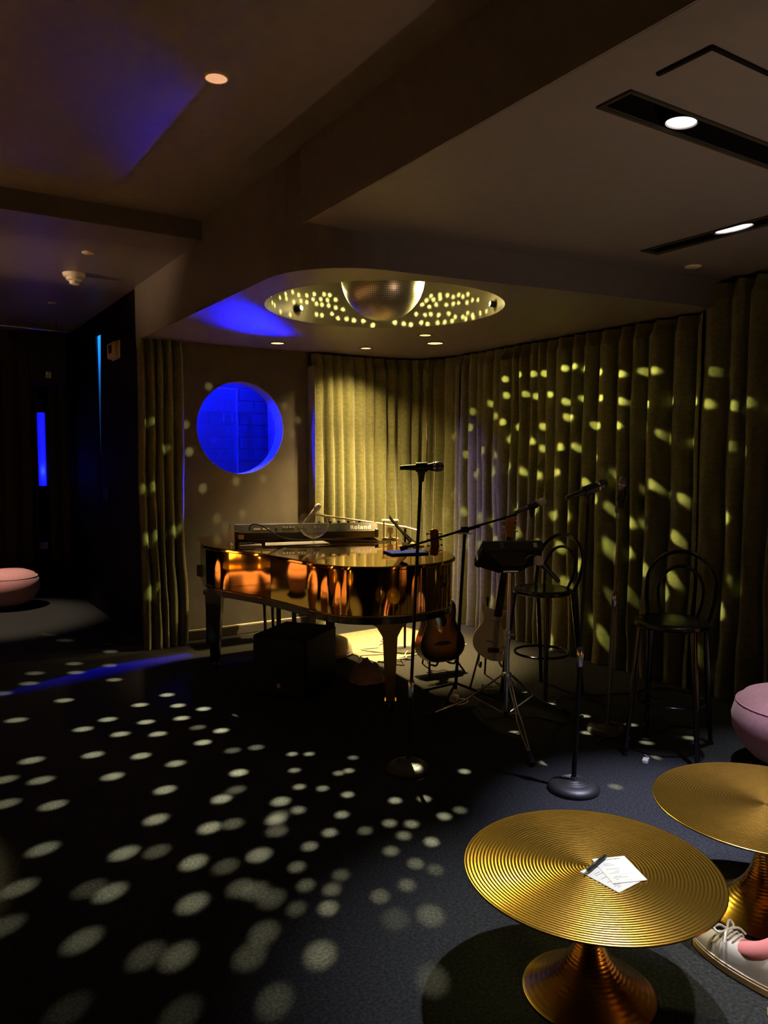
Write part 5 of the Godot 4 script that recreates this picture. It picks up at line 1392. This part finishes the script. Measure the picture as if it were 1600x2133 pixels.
func build_small() -> void:
	# speakers
	var o := thing("subwoofer", "black speaker box on the floor under the piano", "speaker", Vector3(2.40, 0, -4.90), -0.95)
	obj("cabinet", box(Vector3(0, 0.225, 0), Vector3(0.42, 0.41, 0.48), 0.012), M.speaker_shell, o)
	obj("grille", box(Vector3(0, 0.225, 0.243), Vector3(0.39, 0.38, 0.008), 0.003), M.rubber, o)
	for x in [-0.16, 0.16]:
		for z in [-0.18, 0.18]:
			obj("foot", turned([Vector2(0, 0), Vector2(0.02, 0), Vector2(0.02, 0.02), Vector2(0, 0.022)], 12, Transform3D(Basis.IDENTITY, Vector3(x, 0, z))), M.rubber, o)
	logo_plate(o, Vector3(0.0, 0.09, 0.2485), 0.022)
	o = thing("wall_speaker", "black loudspeaker hanging before the far left curtains", "speaker", Vector3(1.60, 2.50, -9.72), -0.12)
	obj("cabinet", box(Vector3(0, 0.29, -0.02), Vector3(0.42, 0.58, 0.30), 0.012), M.speaker_shell, o)
	obj("grille", box(Vector3(0, 0.29, 0.133), Vector3(0.40, 0.54, 0.008), 0.003), M.rubber, o)
	logo_plate(o, Vector3(0.0, 0.105, 0.1385), 0.056)
	obj("bracket", box(Vector3(0, 0.02, -0.18), Vector3(0.40, 0.03, 0.10), 0.006), M.dull_metal, o)
	obj("hanger", rod([Vector3(0, 0.56, -0.05), Vector3(0, 0.64, -0.05)], 0.012, 8), M.black_metal, o)
	# fittings on the black side wall; they face -x
	o = thing("alarm_box", "small pale alarm box high on the black side wall", "alarm", Vector3(1.88, 2.60, -7.66))
	obj("shell", box(Vector3(-0.03, 0.08, 0), Vector3(0.06, 0.15, 0.26), 0.012), M.cream_plastic, o)
	obj("back_plate", box(Vector3(-0.006, 0.08, 0), Vector3(0.012, 0.17, 0.30), 0.004), M.cream_plastic, o)
	obj("window", box(Vector3(-0.0605, 0.09, 0), Vector3(0.003, 0.075, 0.12), 0.001), M.dark_brass, o)
	o = thing("light_switch", "grey switch plate on the black side wall", "switch", Vector3(1.88, 1.22, -8.23))
	obj("plate", box(Vector3(-0.005, 0.055, 0), Vector3(0.01, 0.12, 0.16), 0.003), M.dull_metal, o)
	obj("rocker", box(Vector3(-0.012, 0.055, 0), Vector3(0.006, 0.05, 0.06), 0.002), M.dull_metal, o)
	o = thing("wall_socket", "small white box low between the far left curtains", "socket", Vector3(1.56, 0.55, -10.1))
	obj("plate", box(Vector3(0, 0.04, 0.006), Vector3(0.09, 0.08, 0.012), 0.003), M.white_plastic, o)
	obj("insert", box(Vector3(0, 0.04, 0.0135), Vector3(0.05, 0.04, 0.004), 0.001), M.cream_plastic, o)
	# lights of the far left
	o = thing("gap_glow_tube", "glowing tube added for the blue-lit gap between the dark curtains", "lamp", Vector3(1.565, 1.30, -10.07))
	obj("tube", rod([Vector3(0, 0.02, 0), Vector3(0, 0.90, 0)], 0.045, 14), M.led_blue, o)  # glow stands for the blue-lit wall behind the curtain gap
	obj("end_cap", rod([Vector3(0, 0.0, 0), Vector3(0, 0.02, 0)], 0.047, 14), M.black_plastic, o)
	obj("end_cap", rod([Vector3(0, 0.90, 0), Vector3(0, 0.92, 0)], 0.047, 14), M.black_plastic, o)
	omni(Vector3(1.565, 1.5, -9.98), 0.05, Color(0.05, 0.1, 1.0), 0.04, o)
	o = thing("niche_lamp", "small cyan lamp at the top of the side wall slit", "lamp", Vector3(1.975, 2.98, -8.42))
	obj("housing", box(Vector3(0, 0.05, 0), Vector3(0.06, 0.05, 0.20), 0.006), M.black_plastic, o)
	obj("lens", box(Vector3(0, 0.022, 0), Vector3(0.05, 0.008, 0.18), 0.002), M.led_cyan, o)
	omni(Vector3(1.975, 2.96, -8.42), 0.2, Color(0.1, 0.55, 1.0), 0.03, o)
	# lights of the blue room
	var blue := Color(0.02, 0.07, 1.0)
	for p in [[Vector3(3.40, 2.78, -7.12), Vector3(1.5, 0.0, -6.15), "blue spot lamp hidden above the round window", 70.0, 26.0], [Vector3(3.20, 1.46, -7.2), Vector3(2.45, 2.68, -4.95), "blue spot lamp hidden low behind the round window", 36.0, 19.0], [Vector3(2.39, 2.26, -7.03), Vector3(3.45, 1.74, -6.68), "blue spot lamp hidden left of the round window", 15.0, 24.0], [Vector3(3.36, 1.70, -7.05), Vector3(2.2, 1.6, -6.6), "blue spot lamp hidden right of the round window", 3.0, 24.0]]:
		o = thing("blue_lamp", p[2], "lamp", p[0], 0.0, "blue lamps behind the round window")
		var d: Vector3 = (p[1] - p[0]).normalized()
		var xf := Transform3D(along(d), Vector3.ZERO)
		obj("housing", turned([Vector2(0, -0.09), Vector2(0.03, -0.088), Vector2(0.035, -0.03), Vector2(0.035, 0.02), Vector2(0.032, 0.02)], 18, xf), M.black_metal, o)
		obj("lens", turned([Vector2(0.032, 0.014), Vector2(0.02, 0.018), Vector2(0, 0.019)], 18, xf), M.led_blue, o)
		if p[4] == 19.0:
			var flat := Vector3(d.x, 0, d.z).normalized()
			var lamp: Vector3 = d * 0.03
			obj("added_flap", box(lamp + flat * 0.10 + Vector3(0, 0.10 * tan(deg_to_rad(29.0)) - 0.06, 0), Vector3(0.24, 0.12, 0.003), 0.001, Basis(Vector3.UP, atan2(flat.x, flat.z))), M.black_metal, o)  # unseen flap added to keep blue light off the hall ceiling
		spot(p[0] + d * 0.03, p[1], p[3], p[4], blue, 0.8, 0.10 if p[4] < 0.0 else 0.03, o)
	o = thing("blue_bulb", "blue bulb under the ceiling of the blue room", "lamp", Vector3(2.75, 2.90, -7.45))
	obj("bulb", turned([Vector2(0, -0.07), Vector2(0.03, -0.05), Vector2(0.035, -0.02), Vector2(0.02, 0.02), Vector2(0, 0.022)], 16), M.led_blue, o)
	obj("cap", turned([Vector2(0.0, 0.02), Vector2(0.022, 0.02), Vector2(0.03, 0.05), Vector2(0, 0.05)], 16), M.white_plastic, o)
	omni(Vector3(2.75, 2.87, -7.45), 1.6, blue, 0.03, o)
	# glass screen with a slim metal frame in the blue room
	o = thing("glass_screen", "framed glass screen seen through the round window", "glass panel", Vector3(3.23, 0, -8.0))
	obj("post", box(Vector3(0, 1.21, 0), Vector3(0.018, 2.40, 0.03), 0.003), M.white_plastic, o)
	obj("top_rail", box(Vector3(-0.40, 2.405, 0), Vector3(0.80, 0.018, 0.03), 0.003), M.white_plastic, o)
	obj("pane", box(Vector3(-0.40, 1.21, 0), Vector3(0.78, 2.36, 0.006), 0.001), M.glass, o)
	for x in [-0.14, -0.04]:
		obj("pull_handle", rod([Vector3(x - 0.02, 2.05, 0.02), Vector3(x - 0.02, 2.13, 0.02)], 0.006, 8), M.white_plastic, o)
	text_on("lettering", "R", 0.05, M.white_plastic, Transform3D(Basis(Vector3.UP, PI), Vector3(-0.27, 1.835, 0.006)), o)
	o = thing("wall_sconce", "warm uplighter on the left wall, out of view", "lamp", Vector3(-3.2, 1.85, -6.4))
	obj("plate", box(Vector3(0.01, 0.06, 0), Vector3(0.02, 0.16, 0.10), 0.004), M.dark_brass, o)
	obj("cup", turned([Vector2(0, 0.0), Vector2(0.04, 0.01), Vector2(0.07, 0.06), Vector2(0.08, 0.12), Vector2(0.076, 0.12), Vector2(0.05, 0.05), Vector2(0, 0.03)], 24, Transform3D(Basis.IDENTITY, Vector3(0.10, 0, 0))), M.dark_brass, o)
	obj("bulb", turned([Vector2(0, 0.05), Vector2(0.025, 0.06), Vector2(0.03, 0.085), Vector2(0, 0.11)], 16, Transform3D(Basis.IDENTITY, Vector3(0.10, 0, 0))), M.lens_warm, o)
	spot(Vector3(-3.10, 2.0, -6.4), Vector3(0.6, 3.14, -6.4), 14.0, 12.0, Color(1.0, 0.80, 0.58), 1.0, 0.05, o)
	o = thing("added_uplighter", "added uplighter on the floor behind the camera, out of view", "lamp", Vector3(3.0, 0, -0.15))
	obj("body", turned([Vector2(0, 0), Vector2(0.09, 0), Vector2(0.09, 0.12), Vector2(0.075, 0.12), Vector2(0.07, 0.06), Vector2(0, 0.06)], 28), M.black_metal, o)
	obj("lens", turned([Vector2(0.07, 0.085), Vector2(0.04, 0.092), Vector2(0, 0.094)], 24), M.lens_warm, o)
	spot(Vector3(3.0, 0.11, -0.15), Vector3(3.05, CEIL_H, -1.75), 4.5, 34.0, Color(1.0, 0.86, 0.74), 1.0, 0.05, o)  # unseen lamp added to lift the right ceiling
	o = thing("ceiling_rail", "thin metal rail under the far left ceiling", "rail", Vector3(1.30, 3.02, -9.0))
	obj("bar", rod([Vector3(-0.32, 0.02, 0), Vector3(0.40, 0.0, 0)], 0.012, 8), M.chrome, o)
	for x in [-0.2, 0.28]:
		obj("hanger", rod([Vector3(x, 0.01, 0), Vector3(x, 0.12, 0)], 0.006, 6), M.dull_metal, o)
	# things on the floor under and around the piano
	o = thing("brightening_mat", "pale mat added to brighten the stage floor behind the piano", "mat", Vector3(3.72, 0, -5.72), 0.08)
	obj("pile", box(Vector3(0, 0.003, 0), Vector3(1.0, 0.006, 1.0), 0.002), M.pale_mat, o)  # pale colour added so the floor here looks strongly lit
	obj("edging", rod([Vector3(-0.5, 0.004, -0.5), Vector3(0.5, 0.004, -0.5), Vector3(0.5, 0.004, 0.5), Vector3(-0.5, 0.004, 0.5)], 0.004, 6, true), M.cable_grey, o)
	o = thing("grey_dome", "grey dome-shaped case on the floor behind the speaker box", "case", Vector3(3.12, 0, -5.60))
	obj("shell", turned([Vector2(0, 0), Vector2(0.13, 0.0), Vector2(0.14, 0.02), Vector2(0.135, 0.07), Vector2(0.10, 0.13), Vector2(0.05, 0.155), Vector2(0, 0.16)], 28), M.guitar_white, o)
	obj("rim", turned([Vector2(0.138, 0.012), Vector2(0.146, 0.018), Vector2(0.138, 0.026)], 28), M.cable_grey, o)
	o = thing("crumpled_cloth", "crumpled greyish pink cloth beside the gold piano leg", "cloth", Vector3(2.93, 0, -4.80))
	var st := new_st(false)
	var nz := wobble(4, 2.4)
	var g := []
	for i in 13:
		var row := []
		for j in 19:
			var a := TAU * j / 18.0
			var r := i / 12.0
			var y := 0.13 * pow(maxf(0.0, 1.0 - r * r), 0.6) * (1.0 + 0.5 * nz.get_noise_2d(cos(a) * r * 0.5, sin(a) * r * 0.5)) + 0.03 * absf(nz.get_noise_2d(cos(a) * r, 3.0 + sin(a) * r)) * (1.0 - r)
			var e := 1.0 + 0.35 * nz.get_noise_2d(cos(a) * 0.3, 9.0 + sin(a) * 0.3)
			row.append(Vector3(cos(a) * r * 0.13 * e, maxf(y, 0.002), sin(a) * r * 0.11 * e))
		g.append(row)
	for i in 12:
		for j in 18:
			q4(st, g[i][j], g[i][j + 1], g[i + 1][j + 1], g[i + 1][j])
	obj("cloth", st, M.floor_cloth, o)
	o = thing("power_adapter", "white power adapter on the floor right of the gold leg", "adapter", Vector3(3.18, 0, -4.06), 0.4)
	obj("brick", box(Vector3(0, 0.022, 0), Vector3(0.07, 0.044, 0.05), 0.008), M.white_plastic, o)
	obj("plug", box(Vector3(-0.03, 0.03, 0.03), Vector3(0.03, 0.025, 0.03), 0.006), M.cream_plastic, o)
	obj("cord", rod(smooth_path([Vector3(0.03, 0.015, 0.02), Vector3(0.07, 0.006, 0.05), Vector3(0.02, 0.006, 0.09), Vector3(-0.08, 0.006, 0.07)]), 0.003, 6), M.white_plastic, o)
	# cables
	var rng := RandomNumberGenerator.new()
	rng.seed = 77
	var runs := [
		["tangled pale cable on the lit floor behind the piano", M.cable_grey, Vector3(3.25, 0, -5.3), Vector3(3.75, 0, -5.85)],
		["second pale cable crossing the lit floor behind the piano", M.cable_grey, Vector3(3.15, 0, -5.05), Vector3(3.9, 0, -5.5)],
		["black cable in loops under the piano's end", M.rubber, Vector3(3.0, 0, -5.15), Vector3(3.55, 0, -5.1)],
		["black cable running from the drum pad stand", M.rubber, Vector3(3.1, 0, -3.9), Vector3(3.6, 0, -3.3)],
		["thin dark cable between the bar stool legs", M.rubber, Vector3(3.3, 0, -3.0), Vector3(4.1, 0, -2.9)],
		["black cable lying before the right curtain", M.rubber, Vector3(3.7, 0, -3.6), Vector3(4.4, 0, -3.4)]]
	for k in runs.size():
		var r: Array = runs[k]
		var pts := []
		var a: Vector3 = r[2]
		var b: Vector3 = r[3]
		var side := (b - a).cross(Vector3.UP).normalized()
		for j in 9:
			pts.append(a.lerp(b, j / 8.0) + side * rng.randf_range(-0.13, 0.13) + Vector3(0, 0.0125 + 0.0095 * (j % 2) * (k % 2) if k < 2 else 0.007 + 0.0095 * (j % 2) * (k % 2), 0))
		var c := obj("floor_cable", rod(smooth_path(pts, 7), 0.0055, 6), r[1])
		tag(c, r[0], "cable", "cables on the stage floor")
	o = thing("cable_box", "small white connector box on the floor by the bar stool", "connector", Vector3(3.40, 0, -2.66), 0.5)
	obj("case", box(Vector3(0, 0.012, 0), Vector3(0.05, 0.024, 0.03), 0.005), M.white_plastic, o)
	obj("lead", rod(smooth_path([Vector3(0.025, 0.01, 0), Vector3(0.06, 0.006, 0.01), Vector3(0.10, 0.005, -0.02)]), 0.003, 6), M.white_plastic, o)
	sneaker("white canvas sneaker with pink sock beside the brass table", Vector3(2.262, 0, -1.535), -0.10)
	sneaker("toe of a second white sneaker at the bottom right corner", Vector3(2.155, 0, -1.205), -0.25)

func _ready() -> void:
	var cam := Camera3D.new()
	cam.name = "camera"
	add_child(cam)
	cam.position = Vector3(0, 1.65, 0)
	cam.rotation = Vector3(-0.069489, YAW, 0)
	cam.fov = 67.306
	cam.near = 0.05
	cam.current = true
	var we := WorldEnvironment.new()
	var env := Environment.new()
	env.background_mode = Environment.BG_COLOR
	env.background_color = Color(0, 0, 0)
	env.tonemap_mode = Environment.TONE_MAPPER_LINEAR
	env.tonemap_exposure = 1.0
	env.sdfgi_enabled = true
	env.ssao_enabled = true
	env.ssil_enabled = true
	we.environment = env
	add_child(we)
	make_materials()
	build_shell()
	build_curtains()
	build_mirror_ball()
	build_ceiling_fittings()
	build_piano()
	build_seats()
	build_on_piano()
	build_mics()
	build_drum_pad()
	build_guitars()
	build_table_things()
	build_small()
